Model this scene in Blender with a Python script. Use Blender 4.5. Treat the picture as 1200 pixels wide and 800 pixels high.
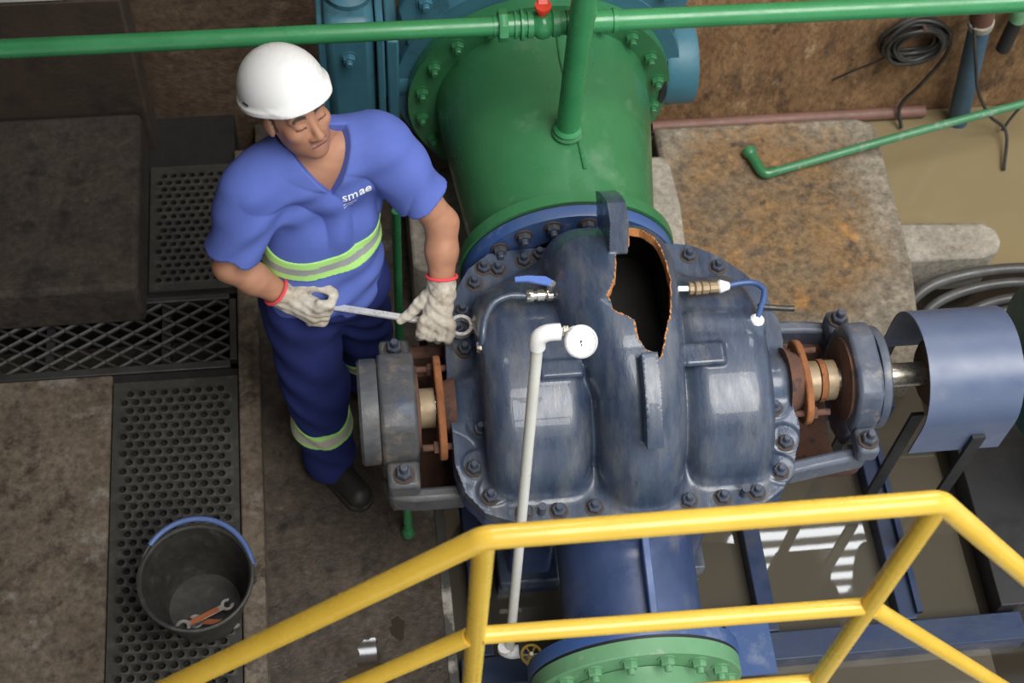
import bpy, bmesh, math, random
import numpy as np
from mathutils import Vector, Matrix
random.seed(7); RNG = np.random.default_rng(7)
scene = bpy.context.scene
for o in list(bpy.data.objects): bpy.data.objects.remove(o)
COL = scene.collection

# ------------------------------------------------------------------ camera, sky, exposure
cam = bpy.data.cameras.new('camera'); cam.sensor_width = 36.0; cam.lens = 36.0 * 1795.0 / 1200.0
cam.dof.use_dof = True; cam.dof.focus_distance = 4.15; cam.dof.aperture_fstop = 4.5; cam.clip_start = 0.05; cam.clip_end = 200
camo = bpy.data.objects.new('camera', cam); COL.objects.link(camo)
AX = (0.9930461, 0.06604239, -0.09745693); AY = (-0.10649483, 0.85680996, -0.50451515); AZ = (0.05018269, 0.51138546, 0.85788496)
camo.matrix_world = Matrix((AX + (0,), AY + (0,), AZ + (4.75,), (0, 0, 0, 1)))
scene.camera = camo
world = bpy.data.worlds.new('overcast_sky'); scene.world = world; world.use_nodes = True
bg = world.node_tree.nodes['Background']; bg.inputs['Color'].default_value = (0.93, 0.97, 1.0, 1); bg.inputs['Strength'].default_value = 0.85
sun = bpy.data.lights.new('hazy_sun', 'SUN'); sun.energy = 2.9; sun.angle = math.radians(38); sun.color = (1.0, 0.97, 0.92)
suno = bpy.data.objects.new('hazy_sun', sun); COL.objects.link(suno)
suno.rotation_euler = Vector((-0.22, 0.42, -1.0)).to_track_quat('-Z', 'Y').to_euler()
vs = scene.view_settings; vs.view_transform = 'Standard'; vs.look = 'None'; vs.gamma = 1.0; vs.use_curve_mapping = False; vs.exposure = 0.36

# ------------------------------------------------------------------ materials
MATS = {}
def M(name, c1, c2=None, s=5.0, r=0.6, met=0.0, c3=None, s3=18.0, t3=0.58, w3=0.08, bump=0.0, bs=60.0, stretch=(1, 1, 1), spec=0.5, rv=0.12, c4=None, s4=40.0, t4=0.66, attr=None, coat=0.0, trans=0.0, zone=None, grain=0.0):
    if name in MATS: return MATS[name]
    m = bpy.data.materials.new(name); m.use_nodes = True; nt = m.node_tree; N = nt.nodes; L = nt.links
    b = N['Principled BSDF']; b.inputs['Metallic'].default_value = met; b.inputs['Specular IOR Level'].default_value = spec
    b.inputs['Coat Weight'].default_value = coat
    tc = N.new('ShaderNodeTexCoord'); mp = N.new('ShaderNodeMapping'); mp.inputs['Scale'].default_value = stretch
    L.new(tc.outputs['Object'], mp.inputs['Vector'])
    def noise(sc, det=9, off=0.0):
        n = N.new('ShaderNodeTexNoise'); n.inputs['Scale'].default_value = sc; n.inputs['Detail'].default_value = det; n.inputs['Roughness'].default_value = 0.66
        a = N.new('ShaderNodeVectorMath'); a.operation = 'ADD'; a.inputs[1].default_value = (off, off * 1.7, off * .6)
        L.new(mp.outputs[0], a.inputs[0]); L.new(a.outputs[0], n.inputs['Vector']); return n
    def ramp(src, lo, hi):
        rp = N.new('ShaderNodeMapRange'); rp.inputs['From Min'].default_value = lo; rp.inputs['From Max'].default_value = hi
        L.new(src, rp.inputs['Value']); return rp.outputs[0]
    def mix(fac, a, bb):
        x = N.new('ShaderNodeMix'); x.data_type = 'RGBA'; L.new(fac, x.inputs[0])
        for sk, v in ((x.inputs[6], a), (x.inputs[7], bb)):
            if isinstance(v, tuple): sk.default_value = v + (1,)
            else: L.new(v, sk)
        return x.outputs[2]
    col = c1; n1 = noise(s)
    if attr:
        at_ = N.new('ShaderNodeAttribute'); at_.attribute_name = attr; col = at_.outputs['Color']
    if c2: col = mix(ramp(n1.outputs['Fac'], 0.36, 0.64), col, c2)
    if c3: col = mix(ramp(noise(s3, 9, 3.1).outputs['Fac'], t3, t3 + w3), col, c3)
    if c4: col = mix(ramp(noise(s4, 9, 7.7).outputs['Fac'], t4, t4 + w3), col, c4)
    if zone:      # a stain with a ragged outline: (centre, radii, colour outside it)
        (zx, zy), (rx, ry), zc = zone; sp = N.new('ShaderNodeMapping'); sp.inputs['Location'].default_value = (-zx / rx, -zy / ry, 0); sp.inputs['Scale'].default_value = (1 / rx, 1 / ry, 0)
        L.new(tc.outputs['Object'], sp.inputs['Vector']); ln = N.new('ShaderNodeVectorMath'); ln.operation = 'LENGTH'; L.new(sp.outputs[0], ln.inputs[0])
        ad = N.new('ShaderNodeMath'); ad.operation = 'MULTIPLY_ADD'; ad.inputs[1].default_value = 1.1; L.new(noise(5, 7, 9.9).outputs['Fac'], ad.inputs[0]); L.new(ln.outputs['Value'], ad.inputs[2])
        col = mix(ramp(ad.outputs[0], 1.35, 1.75), col, mix(ramp(noise(14, 6, 2.2).outputs['Fac'], .4, .62), zc, tuple(v * .68 for v in zc)))
    if grain:
        gm = N.new('ShaderNodeMapRange'); gm.inputs['From Min'].default_value = .3; gm.inputs['From Max'].default_value = .7; gm.inputs['To Min'].default_value = 1 - grain; gm.inputs['To Max'].default_value = 1 + grain
        L.new(noise(38, 12, 4.4).outputs['Fac'], gm.inputs['Value']); mu = N.new('ShaderNodeVectorMath'); mu.operation = 'SCALE'; L.new(gm.outputs[0], mu.inputs['Scale'])
        if isinstance(col, tuple): mu.inputs[0].default_value = col
        else: L.new(col, mu.inputs[0])
        col = mu.outputs[0]
    if isinstance(col, tuple): b.inputs['Base Color'].default_value = col + (1,)
    else: L.new(col, b.inputs['Base Color'])
    rr = N.new('ShaderNodeMapRange'); rr.inputs['To Min'].default_value = max(0.02, r - rv); rr.inputs['To Max'].default_value = min(1, r + rv)
    rr.inputs['From Min'].default_value = 0.3; rr.inputs['From Max'].default_value = 0.7
    L.new(noise(s * 2.3, 4, 5.5).outputs['Fac'], rr.inputs['Value']); L.new(rr.outputs[0], b.inputs['Roughness'])
    if bump > 0:
        bp = N.new('ShaderNodeBump'); bp.inputs['Strength'].default_value = bump; bp.inputs['Distance'].default_value = 0.006
        L.new(noise(bs, 6, 1.3).outputs['Fac'], bp.inputs['Height']); L.new(bp.outputs[0], b.inputs['Normal'])
    if trans: b.inputs['Transmission Weight'].default_value = trans
    MATS[name] = m; return m
navy = M('navy_paint', (.026, .041, .078), (.055, .078, .125), 3, .34, c3=(.135, .138, .142), s3=2.6, t3=.47, w3=.30, bump=.16, bs=45, stretch=(5, 1.3, 1.3), c4=(.02, .085, .20), s4=2.2, t4=.62, coat=.3, rv=.18, grain=.15)
navy2 = M('navy_paint_worn', (.060, .075, .115), (.115, .130, .165), 7, .42, c3=(.25, .21, .17), s3=12, t3=.55, w3=.14, bump=.25, bs=60)
navy3 = M('greyed_worn_paint', (.050, .055, .066), (.095, .095, .097), 8, .46, c3=(.19, .15, .115), s3=12, t3=.55, w3=.16, bump=.3, bs=60, c4=(.03, .05, .11), s4=8, t4=.58, grain=.2)
blue = M('blue_paint', (.035, .085, .26), (.055, .10, .22), 4, .42, c3=(.20, .24, .33), s3=8, t3=.58, w3=.18, bump=.12, bs=40)
sheet = M('blue_sheet', (.085, .115, .20), (.11, .14, .22), 3, .36, c3=(.17, .19, .24), s3=5, t3=.55, w3=.2, bump=.03, bs=20)
green = M('green_paint', (.030, .150, .058), (.042, .185, .075), 3, .33, c3=(.12, .24, .14), s3=6, t3=.58, w3=.22, bump=.08, bs=35, coat=.2)
green2 = M('green_pipe_paint', (.030, .205, .070), (.045, .25, .095), 4, .30, c3=(.16, .26, .15), s3=30, t3=.68, w3=.1, bump=.05, bs=50)
greenp = M('pale_green_paint', (.125, .31, .155), (.16, .36, .19), 5, .42, c3=(.30, .38, .28), s3=14, t3=.60, bump=.1, bs=50)
teal = M('teal_paint', (.040, .135, .185), (.055, .175, .235), 4, .45, c3=(.035, .075, .09), s3=9, t3=.58, w3=.15, bump=.1, bs=40)
tealm = M('teal_motor_paint', (.012, .10, .10), (.02, .13, .13), 4, .45)
yellow = M('yellow_paint', (.70, .44, .050), (.76, .50, .070), 5, .26, c3=(.35, .20, .05), s3=55, t3=.74, w3=.04, bump=.03, bs=40)
steel = M('worn_steel', (.30, .29, .27), (.42, .40, .37), 18, .38, met=.7, c3=(.16, .09, .05), s3=25, t3=.62)
chrome = M('chrome', (.80, .80, .80), (.70, .70, .70), 8, .30, met=.55)
brass = M('nickel_brass', (.62, .58, .50), (.70, .68, .62), 20, .25, met=.9)
bronze = M('bronze_sleeve', (.27, .20, .12), (.33, .25, .16), 20, .45, met=.25, c3=(.15, .07, .03), s3=30, t3=.6, bump=.15)
rust = M('rust', (.21, .075, .028), (.30, .115, .04), 14, .85, c3=(.10, .04, .025), s3=30, t3=.55, w3=.12, bump=.5, bs=90)
rustd = M('dark_rust', (.085, .042, .030), (.14, .062, .04), 9, .85, c3=(.04, .03, .028), s3=20, t3=.55, bump=.5, bs=70)
fract = M('fractured_iron', (.42, .17, .05), (.52, .22, .075), 30, .9, c3=(.28, .10, .03), s3=60, t3=.58, bump=.5, bs=150)
innerb = M('shaded_wet_iron', (.010, .009, .008), (.016, .014, .012), 10, .7)  # wet iron inside the casing, blackened to paint in the cavity's shade
boltm = M('grimy_bolt', (.050, .066, .105), (.075, .078, .09), 40, .42, met=.2, c3=(.09, .06, .04), s3=70, t3=.58)
washerm = M('rust_ring', (.075, .048, .033), (.055, .045, .04), 30, .8)
black = M('black_iron', (.012, .013, .015), (.022, .022, .024), 8, .5)
rubber = M('black_rubber', (.028, .027, .024), (.042, .040, .035), 9, .55, c3=(.085, .078, .066), s3=16, t3=.56, w3=.2, grain=.3)
plastic = M('white_pvc', (.74, .74, .70), (.68, .67, .62), 8, .35)
white = M('white_plastic', (.86, .86, .86), None, 3, .32)
concrete = M('concrete', (.105, .080, .058), (.165, .132, .098), 5, .88, c3=(.056, .040, .028), s3=12, t3=.53, w3=.12, bump=.9, bs=70, c4=(.27, .245, .21), s4=4.5, t4=.575, grain=.5)
concd = M('dark_concrete', (.034, .026, .020), (.056, .043, .033), 4.5, .82, c3=(.016, .013, .010), s3=9, t3=.52, w3=.14, bump=.8, bs=60, c4=(.12, .10, .08), s4=14, t4=.64, grain=.45)
concw = M('walkway_concrete', (.045, .034, .025), (.075, .057, .042), 5, .58, rv=.42, c3=(.022, .017, .013), s3=10, t3=.53, w3=.14, bump=.6, bs=70, c4=(.23, .21, .18), s4=4.5, t4=.62, grain=.5)
concl = M('pale_concrete', (.25, .225, .185), (.32, .29, .245), 4, .9, c3=(.14, .115, .09), s3=10, t3=.56, w3=.14, bump=.6, bs=80, grain=.35)
rustconc = M('rust_stained_concrete', (.145, .105, .065), (.22, .125, .048), 3.0, .86, c3=(.080, .058, .040), s3=16, t3=.51, w3=.14, bump=1.0, bs=45, c4=(.33, .165, .05), s4=8, t4=.57, zone=((-.06, .09), (.42, .46), (.25, .215, .165)), grain=.5)
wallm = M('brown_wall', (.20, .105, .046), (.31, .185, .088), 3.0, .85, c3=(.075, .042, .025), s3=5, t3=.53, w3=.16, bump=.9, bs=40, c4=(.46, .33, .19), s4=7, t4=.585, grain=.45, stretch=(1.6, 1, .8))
wallm2 = M('brown_wall_shaded', (.085, .052, .031), (.13, .086, .053), 3.2, .85, c3=(.040, .026, .018), s3=6, t3=.53, w3=.16, bump=.9, bs=40, c4=(.21, .155, .10), s4=8, t4=.60, grain=.45)  # darker copy of the brown wall: shade on its left part painted in
walld = M('dark_brown_wall', (.040, .027, .019), (.058, .038, .025), 3.0, .85, c3=(.022, .017, .013), s3=6, t3=.53, w3=.16, bump=.7, bs=40)
skin = M('skin', (.36, .17, .10), None, 12, .48, attr='tint', bump=.06, bs=160, spec=.4)
shirtm = M('blue_cotton', (.092, .135, .44), (.108, .155, .48), 6, .85, bump=.10, bs=220, spec=.2)
trousm = M('navy_cotton', (.015, .022, .110), (.021, .031, .14), 6, .88, bump=.10, bs=220, spec=.2)
hiviz = M('lime_band', (.42, .76, .22), None, 6, .7)
silverb = M('silver_band', (.30, .31, .32), (.36, .37, .38), 20, .45)
glovem = M('soiled_cotton_glove', (.58, .54, .47), (.45, .39, .31), 16, .92, c3=(.20, .155, .11), s3=18, t3=.51, w3=.2, bump=.5, bs=260, grain=.25)
cuffm = M('red_cuff', (.75, .07, .08), None, 6, .8)
leather = M('black_leather', (.016, .014, .013), (.028, .024, .02), 12, .5)
redm = M('red_plastic', (.72, .06, .03), None, 5, .35)
bluep = M('blue_plastic', (.10, .19, .55), (.13, .24, .62), 6, .4)
orange = M('rusty_orange_print', (.55, .15, .04), (.40, .11, .05), 30, .6)
cable = M('grey_cable', (.016, .015, .014), (.04, .036, .033), 12, .5)
hosem = M('black_hose', (.05, .05, .05), (.10, .10, .10), 6, .42)
pinkm = M('faded_pink_pipe', (.20, .10, .085), (.15, .08, .06), 8, .6)
dial = M('dial_face', (.86, .87, .85), None, 4, .4)
ink = M('black_ink', (.01, .01, .01), None, 4, .5)
lightc = M('logo_white', (.85, .87, .92), None, 4, .7)
greyst = M('galvanised_steel', (.034, .033, .031), (.055, .053, .050), 12, .5, met=.3)

# muddy and clear sump water: a dark film with a mirror surface
def water_mat(name, c, rough, sc, strength):
    m = bpy.data.materials.new(name); m.use_nodes = True; nt = m.node_tree; b = nt.nodes['Principled BSDF']
    b.inputs['Roughness'].default_value = rough; b.inputs['IOR'].default_value = 1.5
    n = nt.nodes.new('ShaderNodeTexNoise'); n.inputs['Scale'].default_value = 1.8; n.inputs['Detail'].default_value = 4
    tc = nt.nodes.new('ShaderNodeTexCoord'); nt.links.new(tc.outputs['Object'], n.inputs['Vector'])
    x = nt.nodes.new('ShaderNodeMix'); x.data_type = 'RGBA'; x.inputs[6].default_value = c + (1,); x.inputs[7].default_value = tuple(v * 1.25 for v in c) + (1,)
    nt.links.new(n.outputs['Fac'], x.inputs[0]); nt.links.new(x.outputs[2], b.inputs['Base Color'])
    n2 = nt.nodes.new('ShaderNodeTexNoise'); n2.inputs['Scale'].default_value = sc; nt.links.new(tc.outputs['Object'], n2.inputs['Vector'])
    bp = nt.nodes.new('ShaderNodeBump'); bp.inputs['Strength'].default_value = strength; bp.inputs['Distance'].default_value = .002
    nt.links.new(n2.outputs['Fac'], bp.inputs['Height']); nt.links.new(bp.outputs[0], b.inputs['Normal'])
    return m
mud = water_mat('muddy_water', (.195, .155, .085), .08, 5, .05)
darkw = water_mat('dark_water', (.018, .015, .011), .05, 4, .03)
sump = water_mat('sump_water', (.070, .062, .048), .02, 4, .03)

# ------------------------------------------------------------------ builders
def tag(o, label=None, cat=None, group=None, kind=None):
    if label: o['label'] = label
    if cat: o['category'] = cat
    if group: o['group'] = group
    if kind: o['kind'] = kind
    return o
def empty(name, loc, label=None, cat=None, group=None):
    o = bpy.data.objects.new(name, None); COL.objects.link(o); o.location = loc; o.empty_display_size = .05
    return tag(o, label, cat, group)
def root_loc(o):
    while o.parent: o = o.parent
    return Vector(o.location)
def frame_of(d):
    d = Vector(d).normalized(); a = Vector((0, 0, 1)) if abs(d.z) < .95 else Vector((1, 0, 0))
    u = d.cross(a).normalized(); return u, d.cross(u).normalized(), d
class MB:
    def __init__(s): s.v = []; s.f = []; s.m = []
    def add(s, vs_, fs, m=0):
        o = len(s.v); s.v += [tuple(p) for p in vs_]; s.f += [tuple(i + o for i in f) for f in fs]; s.m += [m] * len(fs); return s
    def box(s, lo, hi, m=0):
        (a, b, c), (d, e, g) = lo, hi
        return s.add([(a, b, c), (d, b, c), (d, e, c), (a, e, c), (a, b, g), (d, b, g), (d, e, g), (a, e, g)],
                     [(3, 2, 1, 0), (4, 5, 6, 7), (0, 1, 5, 4), (1, 2, 6, 5), (2, 3, 7, 6), (3, 0, 4, 7)], m)
    def prism(s, poly, z0, z1, m=0):
        n = len(poly); vs_ = [(x, y, z0) for x, y in poly] + [(x, y, z1) for x, y in poly]
        return s.add(vs_, [tuple(range(n))[::-1], tuple(range(n, 2 * n))] + [(i, (i + 1) % n, n + (i + 1) % n, n + i) for i in range(n)], m)
    def extrude(s, pts, d, m=0):   # pts: planar 3-D loop, d: offset vector
        n = len(pts); d = Vector(d); vs_ = [tuple(p) for p in pts] + [tuple(Vector(p) + d) for p in pts]
        return s.add(vs_, [tuple(range(n))[::-1], tuple(range(n, 2 * n))] + [(i, (i + 1) % n, n + (i + 1) % n, n + i) for i in range(n)], m)
    def lathe(s, prof, p0, d, n=32, m=0, closed=False, a0=0.0, a1=None):   # prof: (radius, height along d)
        u, w, d = frame_of(d); p0 = Vector(p0); vs_ = []; full = a1 is None; A = 2 * math.pi if full else a1 - a0; k = n if full else n + 1
        for r, h in prof:
            for i in range(k):
                t = a0 + A * i / n; vs_.append(p0 + d * h + u * (r * math.cos(t)) + w * (r * math.sin(t)))
        fs = []; R_ = len(prof)
        for j in range(R_ if closed else R_ - 1):
            j2 = (j + 1) % R_
            for i in range(n):
                i2 = (i + 1) % k; fs.append((j * k + i, j * k + i2, j2 * k + i2, j2 * k + i))
        if not closed and full:
            if prof[0][0] > 1e-6: fs.append(tuple(range(k))[::-1])
            if prof[-1][0] > 1e-6: fs.append(tuple((R_ - 1) * k + i for i in range(k)))
        return s.add(vs_, fs, m)
    def cyl(s, p0, p1, r0, r1=None, n=24, m=0):
        L = (Vector(p1) - Vector(p0)); r1 = r0 if r1 is None else r1
        return s.lathe([(r0, 0), (r1, L.length)], p0, L, n, m)
    def tube(s, pts, r, n=12, m=0, closed=False, caps=True):
        P = [Vector(p) for p in pts]; N_ = len(P); rs = r if isinstance(r, (list, tuple)) else [r] * N_
        T = []
        for i in range(N_):
            a = P[(i - 1) % N_] if (i > 0 or closed) else P[i]; b = P[(i + 1) % N_] if (i < N_ - 1 or closed) else P[i]
            T.append((b - a).normalized())
        u = frame_of(T[0])[0]; vs_ = []
        for i in range(N_):
            u = (u - T[i] * u.dot(T[i])).normalized(); w = T[i].cross(u)
            k = 1.0
            for j in range(n):
                t = 2 * math.pi * j / n; vs_.append(P[i] + (u * math.cos(t) + w * math.sin(t)) * rs[i])
        fs = []
        for i in range(N_ if closed else N_ - 1):
            i2 = (i + 1) % N_
            for j in range(n): fs.append((i * n + j, i * n + (j + 1) % n, i2 * n + (j + 1) % n, i2 * n + j))
        if not closed and caps: fs += [tuple(range(n))[::-1], tuple((N_ - 1) * n + j for j in range(n))]
        return s.add(vs_, fs, m)
    def sphere(s, c, r, m=0, n=16, k=10, sc=(1, 1, 1)):
        prof = [(max(1e-5, math.sin(math.pi * i / k)) * r, -math.cos(math.pi * i / k) * r) for i in range(k + 1)]
        o = len(s.v); s.lathe(prof, (0, 0, 0), (0, 0, 1), n, m)
        for i in range(o, len(s.v)): x, y, z = s.v[i]; s.v[i] = (c[0] + x * sc[0], c[1] + y * sc[1], c[2] + z * sc[2])
        return s
    def build(s, name, mats, parent=None, label=None, cat=None, group=None, kind=None, bevel=0, sharp=35, origin=None):
        mats = mats if isinstance(mats, (list, tuple)) else [mats]
        me = bpy.data.meshes.new(name)
        if parent is not None: L = root_loc(parent)
        else:
            a = np.array(s.v); L = Vector(((a[:, 0].min() + a[:, 0].max()) / 2, (a[:, 1].min() + a[:, 1].max()) / 2, a[:, 2].min())) if origin is None else Vector(origin)
        me.from_pydata([(x - L.x, y - L.y, z - L.z) for x, y, z in s.v], [], s.f)
        me.polygons.foreach_set('material_index', s.m)
        for mm in mats: me.materials.append(mm)
        bm = bmesh.new(); bm.from_mesh(me); bmesh.ops.recalc_face_normals(bm, faces=bm.faces); bm.to_mesh(me); bm.free()
        me.polygons.foreach_set('use_smooth', [True] * len(me.polygons)); me.set_sharp_from_angle(angle=math.radians(sharp))
        o = bpy.data.objects.new(name, me); COL.objects.link(o)
        if parent is not None: o.parent = parent
        else: o.location = L
        if bevel:
            md = o.modifiers.new('edge', 'BEVEL'); md.width = bevel; md.segments = 2; md.limit_method = 'ANGLE'; md.harden_normals = False
        return tag(o, label, cat, group, kind)
def inst(name, me, pos, parent, rot=None):    # a repeat of a part, sharing its mesh
    o = bpy.data.objects.new(name, me); COL.objects.link(o); o.parent = parent; o.location = Vector(pos) - root_loc(parent)
    if rot is not None: o.rotation_mode = 'QUATERNION'; o.rotation_quaternion = rot
    return o
def arc(c, r, a0, a1, n, ax1=(1, 0, 0), ax2=(0, 0, 1)):
    c = Vector(c); return [c + Vector(ax1) * (r * math.cos(a0 + (a1 - a0) * i / n)) + Vector(ax2) * (r * math.sin(a0 + (a1 - a0) * i / n)) for i in range(n + 1)]
def spline(pts, n=8):
    P = [Vector(p) for p in pts]; P = [P[0] * 2 - P[1]] + P + [P[-1] * 2 - P[-2]]; out = []
    for i in range(1, len(P) - 2):
        for k in range(n):
            t = k / n; a, b, c, d = P[i - 1:i + 3]
            out.append(.5 * ((2 * b) + (c - a) * t + (2 * a - 5 * b + 4 * c - d) * t * t + (3 * b - a - 3 * c + d) * t ** 3))
    return out + [P[-2]]
def bolt_mesh(name, r=.021, h=.018, stud=.016, washer=True, mats=None, n=6):
    b = MB()
    if washer: b.lathe([(r * 1.28, 0), (r * 1.28, .004)], (0, 0, 0), (0, 0, 1), 16, 1)
    b.lathe([(r, .004), (r, h * .85), (r * .86, h)], (0, 0, 0), (0, 0, 1), n, 0)
    b.lathe([(r * .52, h), (r * .52, h + stud * .8), (r * .42, h + stud)], (0, 0, 0), (0, 0, 1), 12, 0)
    me = bpy.data.meshes.new(name); me.from_pydata([tuple(p) for p in b.v], [], b.f); me.polygons.foreach_set('material_index', b.m)
    for mm in (mats or [boltm, washerm]): me.materials.append(mm)
    bm = bmesh.new(); bm.from_mesh(me); bmesh.ops.recalc_face_normals(bm, faces=bm.faces); bm.to_mesh(me); bm.free()
    return me
def rot_to(d): return Vector((0, 0, 1)).rotation_difference(Vector(d))

# ------------------------------------------------------------------ smooth implicit surfaces (castings, cloth, bodies)
def smin(a, b, k):
    h = np.clip(.5 + .5 * (b - a) / k, 0, 1); return b + (a - b) * h - k * h * (1 - h)
def smax(a, b, k): return -smin(-a, -b, k)
def capsule(P, a, b, ra, rb=None):
    rb = ra if rb is None else rb; a = np.array(a, np.float32); ba = np.array(b, np.float32) - a; pa = P - a
    h = np.clip(pa @ ba / ba.dot(ba), 0, 1); return np.linalg.norm(pa - h[:, None] * ba, axis=1) - (ra + (rb - ra) * h)
def ellip(P, c, r, R_=None):
    q = P - np.array(c, np.float32)
    if R_ is not None: q = q @ np.array(R_, np.float32).T
    r = np.array(r, np.float32); k0 = np.linalg.norm(q / r, axis=1); k1 = np.linalg.norm(q / (r * r), axis=1); return k0 * (k0 - 1) / np.maximum(k1, 1e-6)
def rbox(P, c, h, rad, R_=None):
    q = P - np.array(c, np.float32)
    if R_ is not None: q = q @ np.array(R_, np.float32).T
    q = np.abs(q) - np.array(h, np.float32) + rad
    return np.linalg.norm(np.maximum(q, 0), axis=1) + np.minimum(q.max(1), 0) - rad
def poly2(X, Y, poly):
    d = np.full(X.shape, 1e9, np.float32); s_ = np.ones(X.shape, np.float32); n = len(poly)
    for i in range(n):
        ax, ay = poly[i]; bx, by = poly[i - 1]; ex, ey = bx - ax, by - ay; wx, wy = X - ax, Y - ay
        t = np.clip((wx * ex + wy * ey) / (ex * ex + ey * ey), 0, 1); d = np.minimum(d, (wx - ex * t) ** 2 + (wy - ey * t) ** 2)
        c1 = Y >= ay; c2 = Y < by; c3 = ex * wy > ey * wx
        s_ = np.where((c1 & c2 & c3) | (~c1 & ~c2 & ~c3), -s_, s_)
    return s_ * np.sqrt(d)
def surface_net(fn, lo, hi, st, B=8, slack=1.9, newton=1):
    lo = np.array(lo, np.float32); hi = np.array(hi, np.float32); nb = np.ceil((hi - lo) / (st * B)).astype(int)
    I = np.stack(np.meshgrid(*[np.arange(k) for k in nb], indexing='ij'), -1).reshape(-1, 3)
    cd = fn((lo + (I + .5 - .5 / B) * (st * B)).astype(np.float32))
    keep = np.abs(cd) < st * B * .87 * slack
    D = np.repeat(np.repeat(np.repeat(cd.reshape(nb), B, 0), B, 1), B, 2).astype(np.float32)
    loc = np.stack(np.meshgrid(*[np.arange(B)] * 3, indexing='ij'), -1).reshape(-1, 3); K = I[keep]
    for c in range(0, len(K), 400):
        idx = (K[c:c + 400, None, :] * B + loc[None]).reshape(-1, 3); D[idx[:, 0], idx[:, 1], idx[:, 2]] = fn((lo + idx * st).astype(np.float32))
    S = D < 0; cnt = np.zeros(np.array(S.shape) - 1, np.int8); sl = [slice(0, -1), slice(1, None)]
    for a in (0, 1):
        for b in (0, 1):
            for c in (0, 1): cnt += S[sl[a], sl[b], sl[c]]
    act = (cnt > 0) & (cnt < 8); ids = np.argwhere(act); vid = np.full(act.shape, -1, np.int64); vid[act] = np.arange(len(ids))
    acc = np.zeros((len(ids), 3)); n = np.zeros(len(ids)); cor = np.array([(a, b, c) for a in (0, 1) for b in (0, 1) for c in (0, 1)])
    for p in range(8):
        for q in range(p + 1, 8):
            if np.abs(cor[p] - cor[q]).sum() != 1: continue
            A = ids + cor[p]; C_ = ids + cor[q]; da = D[A[:, 0], A[:, 1], A[:, 2]]; db = D[C_[:, 0], C_[:, 1], C_[:, 2]]
            x = (da < 0) != (db < 0); t = np.where(x, da / np.where(x, da - db, 1), 0)
            acc += x[:, None] * (cor[p] + t[:, None] * (cor[q] - cor[p])); n += x
    V = (lo + (ids + acc / n[:, None]) * st).astype(np.float32)
    for _ in range(newton):
        e = st * .5; d = fn(V); g = np.stack([fn(V + np.eye(3, dtype=np.float32)[k] * e) - fn(V - np.eye(3, dtype=np.float32)[k] * e) for k in range(3)], 1) / (2 * e)
        stp = -(d / np.maximum((g * g).sum(1), .25))[:, None] * g; ln = np.linalg.norm(stp, axis=1, keepdims=True); V = V + stp * np.minimum(1, st * .6 / np.maximum(ln, 1e-9))
    F = []
    for ax in range(3):
        a1, a2 = (ax + 1) % 3, (ax + 2) % 3; s0 = [slice(None)] * 3; s1 = [slice(None)] * 3; s0[ax] = slice(0, -1); s1[ax] = slice(1, None)
        E = np.argwhere(S[tuple(s0)] != S[tuple(s1)]); ok = (E[:, a1] > 0) & (E[:, a2] > 0) & (E[:, a1] < S.shape[a1] - 1) & (E[:, a2] < S.shape[a2] - 1); E = E[ok]
        def cell(o1, o2):
            c = E.copy(); c[:, a1] -= o1; c[:, a2] -= o2; return vid[c[:, 0], c[:, 1], c[:, 2]]
        q = np.stack([cell(1, 1), cell(0, 1), cell(0, 0), cell(1, 0)], 1); ins = S[E[:, 0], E[:, 1], E[:, 2]]; q[~ins] = q[~ins][:, ::-1]; F.append(q)
    return V, np.concatenate(F)
def net_obj(name, fn, lo, hi, st, mats, parent=None, origin=None, classify=None, tint=None, label=None, cat=None, sharp=50, kind=None, slack=1.9):
    V, F = surface_net(fn, lo, hi, st, slack=slack); mats = mats if isinstance(mats, (list, tuple)) else [mats]
    L = root_loc(parent) if parent is not None else Vector(origin)
    me = bpy.data.meshes.new(name); me.from_pydata((V - np.array(L, np.float32)).tolist(), [], F.tolist())
    for mm in mats: me.materials.append(mm)
    if classify is not None: me.polygons.foreach_set('material_index', classify(V[F].mean(1)).astype(np.int32))
    if tint is not None:
        at_ = me.color_attributes.new('tint', 'FLOAT_COLOR', 'POINT'); c = np.ones((len(V), 4), np.float32); c[:, :3] = tint(V); at_.data.foreach_set('color', c.ravel())
    me.polygons.foreach_set('use_smooth', [True] * len(F)); me.update()
    if sharp: me.set_sharp_from_angle(angle=math.radians(sharp))
    o = bpy.data.objects.new(name, me); COL.objects.link(o)
    if parent is not None: o.parent = parent
    else: o.location = L
    return tag(o, label, cat, kind=kind)
# ================================================================== THE SETTING
def struct(name, mb, mat, label=None, bevel=0): return mb.build(name, mat, bevel=bevel, kind='structure', label=label)
struct('floor', MB().box((-3.2, -3, -.45), (6, 3.85, -.25)), concd, 'dark concrete floor at the bottom of the pump pit')
struct('floor_walkway', MB().box((-.358, -1.5, -.25), (.205, 3.85, 0)), concw, 'damp concrete walkway the worker stands on')
struct('floor_slab', MB().box((-3.2, -1.5, -.25), (-.862, 2.72, .08)), concrete, 'worn concrete slab beside the rubber matting', bevel=.008)
struct('floor_trench', MB().box((-.862, -1.5, -.25), (-.432, 2.72, .068)).box((-3.2, 3.03, -.25), (-.432, 3.85, .068)), M('trench_shade', (.007, .0065, .006), (.012, .011, .010), 8, .8), 'trench cover under the mats, blackened as shade in the holes')  # black colour stands in for the shade seen through the mat holes
struct('trim_1', MB().box((-.432, -1.5, -.25), (-.358, 3.66, .092)), concrete, 'low concrete kerb along the walkway', bevel=.006)
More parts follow.
